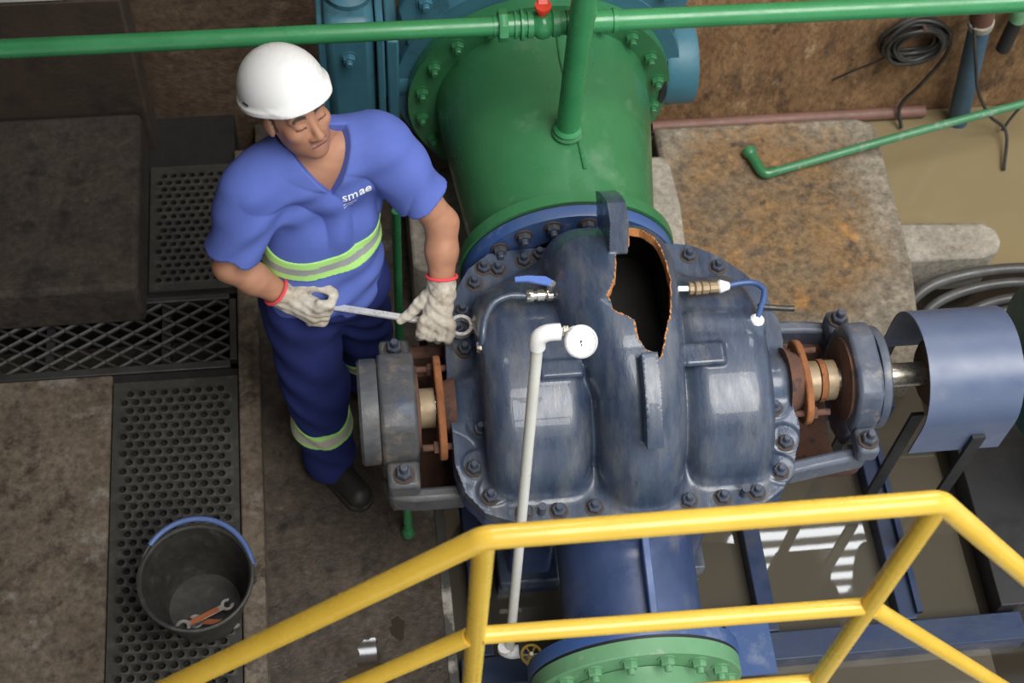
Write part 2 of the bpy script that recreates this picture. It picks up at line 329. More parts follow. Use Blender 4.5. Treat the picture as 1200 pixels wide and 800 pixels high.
struct('trim_2', MB().box((.205, -1.5, -.25), (.238, 2.5, .004)), M('pit_edge', (.05, .047, .043), (.08, .075, .068), 5, .6, c4=(.42, .39, .34), s4=3.2, t4=.56), 'steel edge of the pump pit beside the walkway', bevel=.003)
# back wall with the opening of the high louvred window
struct('gallery_blocker', MB().box((-3.0, -3, 3.0), (6, -1.0, 3.15)), concd, 'unseen concrete gallery slab added to block light from the front')  # out-of-view slab, added to hold back sky light from the front
WINS = [('window_1', 2.3, 3.55, 4.0, 5.8), ('window_2', -.55, .75, 5.0, 6.5)]
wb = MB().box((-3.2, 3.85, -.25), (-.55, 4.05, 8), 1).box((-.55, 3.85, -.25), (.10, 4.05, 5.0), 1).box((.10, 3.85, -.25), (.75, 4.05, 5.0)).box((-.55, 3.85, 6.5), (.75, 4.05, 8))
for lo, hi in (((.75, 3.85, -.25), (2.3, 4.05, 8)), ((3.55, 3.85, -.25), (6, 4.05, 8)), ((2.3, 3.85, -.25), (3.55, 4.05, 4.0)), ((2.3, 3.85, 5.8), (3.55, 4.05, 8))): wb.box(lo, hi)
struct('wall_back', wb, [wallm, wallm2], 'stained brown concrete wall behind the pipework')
struct('wall_left', MB().box((-3.2, -3, -.25), (-3.0, 3.85, 8)), walld, 'unseen dark side wall of the pump hall, added for shade')  # side wall out of view, added to shade the left
struct('trim_3', MB().box((-3.0, 3.70, -.25), (-.725, 3.85, .88)), walld, 'dark lower wall thickening behind the concrete block', bevel=.01)
struct('trim_4', MB().box((-3.0, 3.70, .884), (-.88, 3.85, 1.0)), M('white_wash', (.62, .61, .58), (.5, .48, .44), 5, .85), 'whitewashed ledge on the back wall', bevel=.004)
struct('shade_slab', MB().box((-3.0, -3, 5.25), (.30, 3.0, 5.45)), concd, 'unseen concrete slab added overhead to shade the walkway side')  # out-of-view slab, added and sized to shade the left floor
lit = bpy.data.materials.new('daylit_pane'); lit.use_nodes = True
lit.node_tree.nodes['Principled BSDF'].inputs['Emission Color'].default_value = (.93, .96, 1, 1); lit.node_tree.nodes['Principled BSDF'].inputs['Emission Strength'].default_value = 15.0
for nm, x0, x1, z0, z1 in WINS:
    wn = MB()
    for lo, hi in (((x0, 3.88, z0), (x0 + .05, 3.96, z1)), ((x1 - .05, 3.88, z0), (x1, 3.96, z1)), ((x0 + .05, 3.88, z0), (x1 - .05, 3.96, z0 + .05)), ((x0 + .05, 3.88, z1 - .05), (x1 - .05, 3.96, z1))): wn.box(lo, hi)
    win = tag(wn.build(nm, greyst), kind='structure', label='high louvred window in the back wall ' + ('right of the valve' if x0 > 1 else 'above the walkway'))
    n = int((z1 - z0) / .27); st = (z1 - z0 - .1) / n
    for i in range(n):
        za = z0 + .05 + i * st
        MB().box((x0 + .05, 3.93, za + .03), (x1 - .05, 3.94, za + st - .02)).build('pane', lit, win)
        MB().box((x0 + .05, 3.89, za - .02), (x1 - .05, 3.95, za + .025)).build('slat', greyst, win)

# ------------------------------------------------------------------ water
tag(MB().box((.24, -1.5, -.249), (2.03, 3.84, -.12)).build('water', sump), 'shallow grey water standing in the pit under the pump frame', 'water', kind='stuff')
tag(MB().box((2.0301, 3.03, -.249), (5.5, 3.84, -.115)).build('water', mud), 'muddy brown water pooled beside the concrete plinth', 'water', kind='stuff')
tag(MB().box((2.0301, -1.5, -.249), (5.5, 3.0299, -.12)).build('water', darkw), 'dark water in the pit below the motor', 'water', kind='stuff')

# ------------------------------------------------------------------ left-hand floor pieces
def holed_mat(name, x0, x1, y0, y1, z0, z1, pitch, hole, stagger, label):
    b = MB(); nx = int((x1 - x0) / pitch); ny = int((y1 - y0) / (pitch * .86)); px = (x1 - x0) / nx; py = (y1 - y0) / ny; K = 8
    for j in range(ny):
        off = px * .5 if (stagger and j % 2) else 0
        cells = [(x0 + off + i * px, x0 + off + (i + 1) * px) for i in range(nx - (1 if off else 0))]
        ya, yb = y0 + j * py, y0 + (j + 1) * py
        if off:
            b.add([(x0, ya, z1), (x0 + off, ya, z1), (x0 + off, yb, z1), (x0, yb, z1)], [(0, 1, 2, 3)]); b.add([(x1 - off, ya, z1), (x1, ya, z1), (x1, yb, z1), (x1 - off, yb, z1)], [(0, 1, 2, 3)])
        for i, (xa, xb) in enumerate(cells):
            cx, cy = (xa + xb) / 2, (ya + yb) / 2
            sq = [(xb, cy), (xb, yb), (cx, yb), (xa, yb), (xa, cy), (xa, ya), (cx, ya), (xb, ya)]
            if i in (0, len(cells) - 1) and not off or j in (0, ny - 1):
                b.add([(xa, ya, z1), (xb, ya, z1), (xb, yb, z1), (xa, yb, z1)], [(0, 1, 2, 3)]); continue
            ring = [(cx + hole * math.cos(k * math.pi / 4), cy + hole * math.sin(k * math.pi / 4)) for k in range(K)]
            v = [(x, y, z1) for x, y in sq] + [(x, y, z1 + .0015) for x, y in ring] + [(x, y, z0 + .0005) for x, y in ring]
            b.add(v, [(k, (k + 1) % K, K + (k + 1) % K, K + k) for k in range(K)] + [(K + k, K + (k + 1) % K, 2 * K + (k + 1) % K, 2 * K + k) for k in range(K)])
    b.add([(x0, y0, z0), (x1, y0, z0), (x1, y1, z0), (x0, y1, z0), (x0, y0, z1), (x1, y0, z1), (x1, y1, z1), (x0, y1, z1)], [(0, 1, 5, 4), (1, 2, 6, 5), (2, 3, 7, 6), (3, 0, 4, 7)])
    return b.build(name, rubber, label=label, cat='mat', sharp=25)
holed_mat('rubber_mat', -.856, -.436, 1.25, 2.68, .069, .088, .0375, .0125, True, 'long perforated black rubber mat under the bucket')
holed_mat('rubber_mat', -.742, -.436, 3.045, 3.60, .069, .088, .034, .011, True, 'short perforated rubber mat beside the raised concrete block')
gr = empty('metal_grating', (-1.2, 2.87, .0), 'expanded metal grating with diamond openings over the trench', 'grating')
g = MB(); X0, X1, Y0, Y1 = -1.996, -.460, 2.752, 3.005; pw, ph = .096, .056
def strand(a, b):
    a, b = Vector(a), Vector(b); d = (b - a).normalized(); n = d.cross(Vector((0, 0, 1))) * .0033
    g.add([a - n + Vector((0, 0, .072)), a + n + Vector((0, 0, .066)), b + n + Vector((0, 0, .066)), b - n + Vector((0, 0, .072)), a - n + Vector((0, 0, .062)), a + n + Vector((0, 0, .056)), b + n + Vector((0, 0, .056)), b - n + Vector((0, 0, .062))],
          [(0, 1, 2, 3), (7, 6, 5, 4), (0, 4, 5, 1), (2, 6, 7, 3), (1, 5, 6, 2), (3, 7, 4, 0)])
for i in range(round((X1 - X0) / pw)):
    for j in range(int((Y1 - Y0) / ph) + 1):
        x = X0 + i * pw; y = Y0 + j * ph
        for dx, dy in ((pw / 2, ph / 2), (pw / 2, -ph / 2)):
            if Y0 - .001 <= y + dy <= Y1 + .01: strand((x, y, 0), (x + dx, y + dy, 0)); strand((x + dx, y + dy, 0), (x + pw, y, 0))
g.build('diamond_mesh', M('dull_mesh', (.040, .039, .036), (.062, .060, .055), 12, .55, met=.2), gr, sharp=20)
for lo, hi in (((X0, 2.722, .04), (X1, 2.752, .078)), ((X0, 3.005, .04), (X1, 3.028, .078)), ((-.462, 2.752, .04), (-.436, 3.005, .078))): MB().box(lo, hi).build('frame_bar', greyst, gr, bevel=.003)
for x in (-1.6, -1.1, -.7): MB().box((x, 2.752, -.01), (x + .03, 3.005, .05)).build('bearer', black, gr)
MB().box((-2.9, 2.93, .069), (-.748, 3.695, .30)).build('concrete_block', concd, label='dark raised concrete block between the grating and the back wall', cat='block', bevel=.02)

# ------------------------------------------------------------------ bucket with spanners
bk = empty('bucket', (-.548, 1.835, .0895), 'black rubber bucket with blue handle grip holding two spanners', 'bucket')
BC = (-.548, 1.835, .0895)
MB().lathe([(.118, 0), (.128, .05), (.150, .16), (.166, .245), (.170, .250), (.176, .250), (.176, .262), (.169, .264), (.163, .258), (.146, .16), (.122, .03), (.112, .012), (.0001, .010)], BC, (0, 0, 1), 48).build('body', rubber, bk)
hp = [Vector(BC) + Vector((.174 * math.cos(t), .174 * math.sin(t), .245 + .030 * math.sin(max(0, min(1, (t + .15) / (math.pi + .3))) * math.pi))) * 1 for t in np.linspace(-.12, math.pi + .12, 40)]
hp = [Vector((p.x, p.y + .012 * max(0, math.sin(a)), p.z)) for p, a in zip(hp, np.linspace(-.12, math.pi + .12, 40))]
hd = MB().tube(hp, .0032, 8).build('wire_handle', greyst, bk)
MB().tube(hp[3:31], .0088, 12).build('grip', M('dull_blue_grip', (.07, .12, .30), (.09, .15, .34), 8, .5), hd, label='blue plastic grip')
for sx in (-1, 1): MB().lathe([(.014, 0), (.014, .006), (.006, .008), (.006, .012)], Vector(BC) + Vector((sx * .170, -.012, .235)), (sx, 0, 0), 16).build('ear', greyst, bk)
def spanner(p, ang, L, label, oz):
    sp = empty('spanner', p, label, 'spanner', 'spanners in the bucket'); c, s_ = math.cos(ang), math.sin(ang)
    def T(x, y, z): return (p[0] + x * c - y * s_, p[1] + x * s_ + y * c, p[2] + z + oz * x)
    def ring(cx, r, gap0):
        b = MB(); n = 14; lo = []; hi = []
        for i in range(n + 1):
            a = gap0 + .55 + (2 * math.pi - 1.1) * i / n
            lo.append((cx + r * .52 * math.cos(a), r * .52 * math.sin(a))); hi.append((cx + r * math.cos(a), r * math.sin(a) * .95))
        b.add([T(x, y, 0) for x, y in lo] + [T(x, y, 0) for x, y in hi] + [T(x, y, .009) for x, y in lo] + [T(x, y, .009) for x, y in hi],
              sum([[(i, i + 1, n + 2 + i, n + 1 + i), (2 * n + 2 + i, 3 * n + 3 + i, 3 * n + 4 + i, 2 * n + 3 + i), (i, 2 * n + 2 + i, 2 * n + 3 + i, i + 1), (n + 1 + i, n + 2 + i, 3 * n + 4 + i, 3 * n + 3 + i)] for i in range(n)], []) + [(0, n + 1, 3 * n + 3, 2 * n + 2), (n, 3 * n + 2, 4 * n + 3, 2 * n + 1)])
        return b
    h = MB(); w = .010
    h.add([T(-L / 2 + .014, -w, .001), T(L / 2 - .014, -w, .001), T(L / 2 - .014, w, .001), T(-L / 2 + .014, w, .001), T(-L / 2 + .014, -w, .008), T(L / 2 - .014, -w, .008), T(L / 2 - .014, w, .008), T(-L / 2 + .014, w, .008)],
          [(3, 2, 1, 0), (4, 5, 6, 7), (0, 1, 5, 4), (1, 2, 6, 5), (2, 3, 7, 6), (3, 0, 4, 7)])
    h.build('shank', steel, sp, bevel=.002); ring(-L / 2, .024, math.pi).build('jaw', steel, sp); ring(L / 2, .021, .3).build('jaw', steel, sp)
    b = MB(); b.add([T(-L * .33, -w * .75, .0082), T(L * .3, -w * .75, .0082), T(L * .3, w * .75, .0082), T(-L * .33, w * .75, .0082), T(-L * .33, -w * .75, .0096), T(L * .3, -w * .75, .0096), T(L * .3, w * .75, .0096), T(-L * .33, w * .75, .0096)],
                  [(3, 2, 1, 0), (4, 5, 6, 7), (0, 1, 5, 4), (1, 2, 6, 5), (2, 3, 7, 6), (3, 0, 4, 7)]); b.build('rust_panel', orange, sp, label='orange rusty panel')
spanner((-.545, 1.795, .121), .42, .15, 'steel spanner with orange rusty shank lying on top in the bucket', 0)
spanner((-.518, 1.778, .1035), -.12, .12, 'shorter steel spanner lying underneath in the bucket', 0)

# ------------------------------------------------------------------ concrete right of the pump
pl = MB(); pl.prism([(1.18, 2.52), (1.98, 2.52), (2.02, 2.75), (2.055, 3.0), (2.06, 3.62), (1.98, 3.655), (1.18, 3.66)], -.249, .10)
pl.build('concrete_plinth', rustconc, label='large rust-stained concrete plinth beside the green pipe', cat='plinth', bevel=.02)
lg = MB(); lg.prism([(2.03, 2.970), (2.32, 2.970), (2.385, 2.985), (2.415, 3.03), (2.41, 3.09), (2.36, 3.125), (2.03, 3.145)], -.249, .10)
lg.build('concrete_ledge', concl, label='pale concrete stub wall jutting from the plinth into the water', cat='ledge', bevel=.018)
sd = MB(); sd.prism([(.195, 2.95), (.225, 2.93), (1.14, 2.93), (1.165, 2.97), (1.175, 3.15), (1.165, 3.34), (1.14, 3.37), (.225, 3.37), (.195, 3.35)], -.249, .295)
sd.add([(.27, 2.95, .296), (1.06, 2.95, .296), (1.06, 3.35, .296), (.27, 3.35, .296), (.40, 2.95, .335), (.92, 2.95, .335), (.92, 3.35, .335), (.40, 3.35, .335)], [(0, 1, 5, 4), (1, 2, 6, 5), (2, 3, 7, 6), (3, 0, 4, 7), (4, 5, 6, 7)])
sd.build('pipe_saddle', concl, label='pale concrete saddle block carrying the big green pipe', cat='pipe support', bevel=.012)

# ------------------------------------------------------------------ big green reducer and valve behind
PX, PZ = .665, .70
gp = empty('green_suction_pipe', (PX, 3.0, .336), 'large green tapered suction pipe with bolted flanges behind the pump', 'pipe')
MB().lathe([(.288, 2.69), (.300, 2.78), (.352, 3.20), (.362, 3.33)], (PX, 0, PZ), (0, 1, 0), 72).build('reducer', green, gp)
MB().tube([(PX + .02, 3.33, PZ + .363), (PX + .02, 3.2, PZ + .353), (PX + .05, 2.8, PZ + .301)], .006, 8).build('weld_seam', green, gp)
n1 = MB().lathe([(.24, 2.648), (.345, 2.648), (.345, 2.688), (.30, 2.69), (.24, 2.69)], (PX, 0, PZ), (0, 1, 0), 72, closed=True).build('flange', green, gp)
n2 = MB().lathe([(.30, 3.335), (.36, 3.33), (.447, 3.332), (.447, 3.378), (.30, 3.378)], (PX - .01, 0, PZ + .005), (0, 1, 0), 72, closed=True).build('flange', green, gp)
bm_far = bolt_mesh('green_bolt', .022, .022, .018, True, [green, green])
for k in range(20):
    a = 2 * math.pi * (k + .5) / 20; inst('bolt', bm_far, (PX - .01 + .404 * math.cos(a), 3.333, PZ + .005 + .404 * math.sin(a)), gp, rot_to((0, -1, 0)))
MB().lathe([(.045, 0), (.050, .010), (.042, .020)], (PX + .01, 2.93, PZ + .316), (0, 0, 1), 24).build('boss', green, gp)

vl = empty('butterfly_valve', (PX, 3.5, .2), 'teal blue butterfly valve with gearbox bolted to the far green flange', 'valve')
MB().lathe([(.30, 3.380), (.485, 3.380), (.49, 3.41), (.47, 3.42), (.42, 3.45), (.42, 3.56), (.48, 3.58), (.48, 3.63), (.30, 3.63)], (PX - .01, 0, PZ + .03), (0, 1, 0), 72, closed=True).build('body', teal, vl)
for sx in (-1, 1):
    e = MB(); e.extrude([(PX - .01 + sx * .30, 3.385, PZ + .40), (PX - .01 + sx * .33, 3.385, PZ + .56), (PX - .01 + sx * .40, 3.385, PZ + .56), (PX - .01 + sx * .47, 3.385, PZ + .40), (PX - .01 + sx * .44, 3.385, PZ + .22)], (0, .05, 0)); e.build('lug', teal, vl, bevel=.006)
    inst('bolt', bolt_mesh('teal_bolt', .024, .02, .016, True, [teal, teal]), (PX - .01 + sx * .385, 3.384, PZ + .44), vl, rot_to((0, -1, 0)))
MB().cyl((.10, 3.47, .74), (.28, 3.47, .74), .10, n=32).build('neck', teal, vl)
MB().box((-.055, 3.34, .47), (.105, 3.60, 1.10)).build('gearbox', teal, vl, bevel=.03)
MB().box((-.078, 3.36, .50), (-.050, 3.58, 1.05)).build('cover_plate', teal, vl, bevel=.008)
MB().box((.110, 3.33, .44), (.135, 3.60, 1.08)).build('mounting_flange', teal, vl, bevel=.006)
MB().box((.142, 3.35, .52), (.182, 3.58, 1.0)).build('mounting_flange', teal, vl, bevel=.008)
MB().lathe([(.075, 0), (.075, .02), (.05, .03), (.05, .06), (.02, .065)], (.03, 3.47, 1.10), (0, 0, 1), 28).build('input_cap', teal, vl)
for p in ((.02, 3.338, .63), (.02, 3.338, .95)): inst('bolt', bolt_mesh('gear_bolt', .022, .022, .018, True, [teal, teal]), p, vl, rot_to((0, -1, 0)))
MB().cyl((.94, 3.47, .70), (1.07, 3.47, .70), .115, n=36).build('bearing_neck', teal, vl)
MB().lathe([(.148, 0), (.150, .012), (.150, .018), (.10, .02)], (1.072, 3.47, .70), (1, 0, 0), 40).build('gasket', black, vl)
MB().lathe([(.145, 0), (.150, .01), (.150, .10), (.146, .108), (.02, .108)], (1.094, 3.47, .70), (1, 0, 0), 40).build('end_cap', teal, vl)
MB().cyl((PX - .01, 3.631, PZ + .03), (PX - .01, 3.849, PZ + .03), .36, n=48).build('spool', teal, vl)

# ------------------------------------------------------------------ thin green pipework
HP = (3.02, 1.415)
hpipe = empty('green_service_pipe', (.5, HP[0], HP[1]), 'long thin green pipe with tap and red lever crossing above the big pipe', 'pipe')
MB().cyl((-2.98, *HP), (.437, *HP), .0275, n=24).build('pipe_run', green2, hpipe)
MB().cyl((.80, *HP), (5.5, *HP), .0315, n=24).build('pipe_run', green2, hpipe)
MB().lathe([(.030, .437), (.030, .452)], (0, *HP), (1, 0, 0), 20).build('collar', green2, hpipe)
u = MB().lathe([(.046, .452), (.048, .456), (.048, .472), (.046, .478)], (0, *HP), (1, 0, 0), 8); u.build('union_nut', green2, hpipe)
MB().lathe([(.0335, .478), (.0335, .497), (.040, .498), (.040, .505), (.034, .506), (.034, .514), (.046, .516), (.046, .524), (.034, .526), (.034, .535)], (0, *HP), (1, 0, 0), 28).build('union', green2, hpipe)
tv = MB().lathe([(.040, .536), (.040, .552), (.034, .556), (.042, .566), (.046, .582), (.042, .598), (.034, .606), (.040, .610), (.040, .630), (.035, .632), (.035, .648)], (0, *HP), (1, 0, 0), 24).build('ball_valve', green2, hpipe)
MB().cyl((.578, HP[0], HP[1] + .04), (.578, HP[0], HP[1] + .072), .013, n=16).build('stem', redm, tv)
lv = MB(); lv.lathe([(.024, 0), (.024, .012), (.012, .014)], (.578, HP[0], HP[1] + .066), (0, 0, 1), 20); lv.add([(.565, 3.02, 1.484), (.591, 3.02, 1.484), (.589, 3.09, 1.52), (.567, 3.09, 1.52), (.565, 3.02, 1.494), (.591, 3.02, 1.494), (.589, 3.085, 1.532), (.567, 3.085, 1.532), (.589, 3.16, 1.525), (.567, 3.16, 1.525), (.589, 3.16, 1.537), (.567, 3.16, 1.537)],
      [(0, 1, 2, 3), (4, 5, 6, 7), (0, 1, 5, 4), (1, 2, 6, 5), (3, 0, 4, 7), (3, 2, 8, 9), (7, 6, 10, 11), (2, 8, 10, 6), (3, 9, 11, 7), (8, 9, 11, 10)]); lv.build('lever', redm, tv, label='red lever')
MB().lathe([(.037, .650), (.037, .668), (.033, .67), (.033, .785), (.037, .787), (.037, .80)], (0, *HP), (1, 0, 0), 28).build('tee', green2, hpipe)
MB().lathe([(.037, .0), (.037, .055), (.033, .058)], (.700, HP[0], HP[1]), (0, 0, 1), 28).build('tee_branch', green2, hpipe)
MB().cyl((.700, HP[0], HP[1] + .058), (.700, HP[0], 4.2), .031, n=24).build('riser', green2, hpipe)

vp = empty('green_vent_pipe', (PX + .01, 2.93, 1.036), 'upright green pipe rising from the top of the big green pipe', 'pipe')
MB().cyl((PX + .01, 2.93, 1.036), (PX + .01, 2.93, 4.2), .0365, n=32).build('riser', green2, vp)
MB().lathe([(.044, 1.037), (.046, 1.043), (.040, 1.052), (.0368, 1.056)], (PX + .01, 2.93, 0), (0, 0, 1), 28).build('weld_bead', green2, vp)

sg = empty('green_drain_pipe', (1.56, 3.33, .1), 'slim green pipe with elbow lying above the rust-stained plinth', 'pipe')
MB().tube(spline([(1.566, 3.385, .128), (1.66, 3.402, .130), (2.2, 3.515, .17), (2.95, 3.66, .22)], 6), .0165, 14).build('pipe_run', M('worn_green', (.045, .19, .085), (.07, .22, .11), 5, .4, c3=(.25, .30, .24), s3=12, t3=.55, w3=.12), sg)
MB().tube(spline([(1.528, 3.475, .126), (1.540, 3.44, .127), (1.552, 3.40, .128), (1.572, 3.383, .128), (1.61, 3.392, .129)], 5), .0205, 14).build('elbow', green, sg)
MB().lathe([(.027, 0), (.027, .02), (.022, .03)], (1.522, 3.500, .127), (.25, -1, 0), 20).build('socket', green, sg)

MB().tube([(1.22, 3.80, -.085), (1.8, 3.805, -.085), (2.36, 3.81, -.085)], .026, 12).build('pink_pipe', pinkm, label='faded pinkish pipe along the foot of the back wall', cat='pipe')
ob = empty('blue_upright_pipe', (2.515, 3.79, -.115), 'upright blue pipe standing in the muddy water by the wall', 'pipe')
MB().cyl((2.515, 3.775, -.2), (2.40, 3.755, .48), .042, n=24).build('pipe_run', M('dull_blue', (.028, .075, .125), (.045, .10, .16), 6, .5), ob)
MB().lathe([(.048, 0), (.050, .01), (.050, .03), (.045, .035)], (2.40, 3.755, .481), (-.169, -.03, 1), 24).build('clamp_ring', concl, ob)
MB().cyl((2.394, 3.754, .517), (2.26, 3.73, 1.3), .044, n=24).build('upper_pipe', rustd, ob)
bp2 = empty('black_hanging_pipe', (2.64, 3.79, .2), 'short black pipe with green elbow hung on the wall', 'pipe')
MB().cyl((2.56, 3.79, .30), (2.56, 3.79, .47), .028, n=18).build('pipe_run', black, bp2)
MB().tube(spline([(2.56, 3.79, .47), (2.56, 3.79, .52), (2.58, 3.79, .555), (2.63, 3.79, .57), (3.0, 3.79, .575)], 6), .034, 16).build('elbow', greenp, bp2)
hv = empty('blue_hand_pump', (2.83, 3.72, .3), 'dark blue valve body at the wall beside the black pipe', 'valve')
MB().lathe([(.05, 0), (.07, .02), (.07, .12), (.05, .14)], (2.74, 3.68, .36), (0, 0, 1), 24).build('body', M('deep_blue', (.012, .03, .10), (.02, .05, .14), 6, .4), hv)
MB().cyl((2.69, 3.66, .40), (2.655, 3.63, .36), .02, n=14).build('spout', MATS['deep_blue'], hv)
# coil of cable on a hook, loose cables
cl = empty('cable_coil', (2.19, 3.82, .33), 'dark coil of cable hanging on the brown wall', 'cable')
for k in range(13):
    rr = .078 + .010 * (k % 5); cy = 3.825 - .009 * (k // 2) ; dx, dz = random.uniform(-.012, .012), random.uniform(-.012, .012)
    MB().tube([(2.195 + dx + 1.1 * rr * math.cos(t), cy + .006 * math.sin(3 * t + k), .365 + dz + rr * 1.0 * math.sin(t)) for t in np.linspace(0, 2 * math.pi, 37)[:-1]], .0075, 8, closed=True).build('cable_turn', cable, cl)
MB().cyl((2.195, 3.849, .455), (2.195, 3.76, .46), .008, n=10).build('hook', rustd, cl)
MB().tube(spline([(2.13, 3.79, .33), (2.08, 3.80, .26), (2.00, 3.82, .18), (1.93, 3.835, .11)], 6), .004, 8).build('wire', cable, label='thin wire slanting down from the coil across the wall', cat='wire')
MB().tube(spline([(2.275, 3.80, .42), (2.33, 3.79, .36), (2.33, 3.79, .25), (2.28, 3.79, .10), (2.235, 3.79, -.02), (2.25, 3.74, -.10)], 8), .008, 8).build('wire', cable, label='dark cable hanging from the coil down to the wall foot', cat='wire')
MB().tube(spline([(2.34, 3.77, .60), (2.40, 3.67, .36), (2.46, 3.665, .20), (2.56, 3.67, .04), (2.66, 3.66, -.06), (2.62, 3.50, -.10)], 8), .007, 8).build('wire', cable, label='grey cable drooping across the upright blue pipe', cat='wire')
MB().tube(spline([(2.93, 3.80, .40), (2.82, 3.78, .15), (2.72, 3.74, -.02), (2.66, 3.69, -.09)], 8), .006, 8).build('wire', cable, label='thin dark cable slanting to the water beside the blue valve body', cat='wire')
# ------------------------------------------------------------------ hoses beside the plinth
hs = [([(2.035, 2.86, -.05), (2.15, 2.92, .0), (2.35, 2.945, .03), (2.6, 2.94, .03), (3.2, 2.9, 0)], .021, 'outermost pale worn black hose curving along the stub wall'),
      ([(2.06, 2.79, -.08), (2.17, 2.86, -.02), (2.36, 2.89, .02), (2.6, 2.88, .02), (3.2, 2.82, -.02)], .019, 'black hose with open end lying second from the stub wall'),
      ([(2.11, 2.76, -.09), (2.22, 2.80, -.05), (2.4, 2.835, .0), (2.62, 2.82, 0), (3.2, 2.76, -.04)], .018, 'black hose tied with a wire in the bundle by the plinth'),
      ([(2.16, 2.74, -.09), (2.27, 2.765, -.05), (2.42, 2.795, -.01), (2.64, 2.775, 0), (3.2, 2.7, -.04)], .018, 'black hose in the bundle next to the coupling guard'),
      ([(2.20, 2.70, -.10), (2.36, 2.67, -.09), (2.6, 2.64, -.08), (3.2, 2.55, -.09)], .012, 'thin black hose lying lowest in the bundle')]
for pts, r, lab in hs: MB().tube(spline(pts, 8), r, 12).build('black_hose', hosem, label=lab, cat='hose', group='hoses beside the plinth')

for (x, y, z0, z1), lab in (((.130, 2.72, .001, .95), 'slim upright green pipe on the walkway behind the worker'), ((.112, 2.075, .001, .44), 'slim upright green drain pipe under the bearing bracket')):
    gq = empty('green_drain_pipe', (x, y, z0), lab, 'pipe'); MB().cyl((x, y, z0), (x, y, z1), .014, n=14).build('pipe_run', green2, gq)
    MB().lathe([(.022, 0), (.022, .03), (.016, .04)], (x, y, z0), (0, 0, 1), 14).build('socket', green, gq)

puddm = water_mat('puddle_water', (.04, .031, .023), .02, 4, .05)
for pts, lab in (([(-.10, 1.56), (-.04, 1.53), (.02, 1.56), (.03, 1.62), (-.01, 1.66), (-.02, 1.72), (-.07, 1.70), (-.08, 1.64), (-.12, 1.61)], 'thin puddle on the walkway beside the pit edge'), ([(.03, 1.72), (.07, 1.71), (.08, 1.77), (.04, 1.78)], 'tiny puddle on the walkway nearer the pump bearing')):
    q = [Vector((x, y, 0)) for x, y in pts]; q = spline(q + [q[0]], 5)[:-1]
    b = MB(); b.prism([(p.x + random.uniform(-.006, .006), p.y + random.uniform(-.006, .006)) for p in q], .0004, .0016); b.build('puddle', puddm, label=lab, cat='puddle', kind='stuff')
# ================================================================== THE PUMP
SY, SZ = 2.09, .85
FL = [(.245, 2.29), (.243, 2.12), (.240, 1.89), (.262, 1.80), (.31, 1.735), (.39, 1.700), (.62, 1.692), (.75, 1.680), (.88, 1.692), (1.085, 1.700), (1.15, 1.74), (1.20, 1.83), (1.235, 1.93), (1.225, 2.02), (1.245, 2.27), (1.222, 2.385), (1.17, 2.46), (1.10, 2.53), (1.02, 2.575), (.86, 2.597), (.66, 2.597), (.50, 2.597), (.40, 2.585), (.335, 2.535), (.275, 2.43)]
TH = [-40, 0, 45, 80, 108, 130, 160, 200]
def vol_R(th): return np.interp(th, TH, [.36, .392, .385, .40, .44, .485, .495, .48])
def vol_l(th): return np.interp(th, [0, 60, 85, 100, 120, 180], [.635, .625, .59, .56, .54, .53])
def vol_r(th): return np.interp(th, [0, 78, 135, 180], [.872, .875, .90, .915])
def polar(P):
    Y = P[:, 1] - SY; Z = P[:, 2] - SZ; return np.hypot(Y, Z), np.degrees(np.arctan2(Z, -Y))
def drum(x, r, x0, x1, R_, rho):
    qx = np.abs(x - (x0 + x1) / 2) - (x1 - x0) / 2 + rho; qr = r - R_ + rho
    return np.hypot(np.maximum(qx, 0), np.maximum(qr, 0)) + np.minimum(np.maximum(qx, qr), 0) - rho
def volute(P, off=0.0):
    r, th = polar(P); th = np.where(th < -90, th + 360, th)
    a, b = vol_l(th), vol_r(th); R_ = vol_R(th)
    return drum(P[:, 0], r, a, b, R_, np.minimum((b - a) * .46, .115)) - off
HOLE = []
def cutter(P):
    r, th = polar(P); th = np.where(th < -90, th + 360, th)
    jag = .0022 * np.sin(P[:, 0] * 130 + th * .31) * np.sin(th * .55 + 1)
    return np.maximum(poly2(P[:, 0], np.radians(th) * .43, HOLE) + jag, .25 - r)
def casing_outer(P):
    x, y, z = P[:, 0], P[:, 1], P[:, 2]; r, th = polar(P)
    f = np.maximum(poly2(x, y, FL), np.abs(z - .857) - .021); f = f - .004
    yy = np.where(y < SY, (y - SY) * 1.0, (y - SY) * .95); rc = np.hypot(yy, (z - SZ) * 1.14)
    cl = drum(x, rc, .325, .612, .325, .070); cr = drum(x, rc, .885, 1.132, .325, .065)
    c = smin(cl, cr, .02); c = smin(c, drum(x, rc, .5, 1.0, .24, .05), .03)
    # necks towards the stuffing boxes and the domed inlet behind
    nk = capsule(P, (.30, SY, SZ), (1.19, SY, SZ), .085) ; c = smin(c, nk, .05)
    dome = ellip(P, (.69, 2.36, .84), (.34, .175, .22)); c = smin(c, dome, .05)
    c = smin(c, volute(P), .028)
    c = smin(c, rbox(P, (.535, 2.03, 1.128), (.060, .028, .016), .01), .010)     # pads and ribs
    c = smin(c, rbox(P, (.935, 2.045, 1.135), (.060, .036, .012), .012), .008)
    c = smin(c, capsule(P, (.93, 2.165, 1.110), (1.105, 2.145, 1.108), .026), .03)
    d = smin(f, c, .035)
    for px, py in ((.327, 2.00), (.30, 1.885), (.335, 1.795), (1.175, 2.005), (1.185, 1.895), (1.155, 1.80), (.305, 2.275), (.295, 2.345)):
        d = smin(d, np.maximum(np.hypot(x - px, y - py) - .040, np.abs(z - .875) - .012), .012)
    return np.maximum(d, .838 - z)
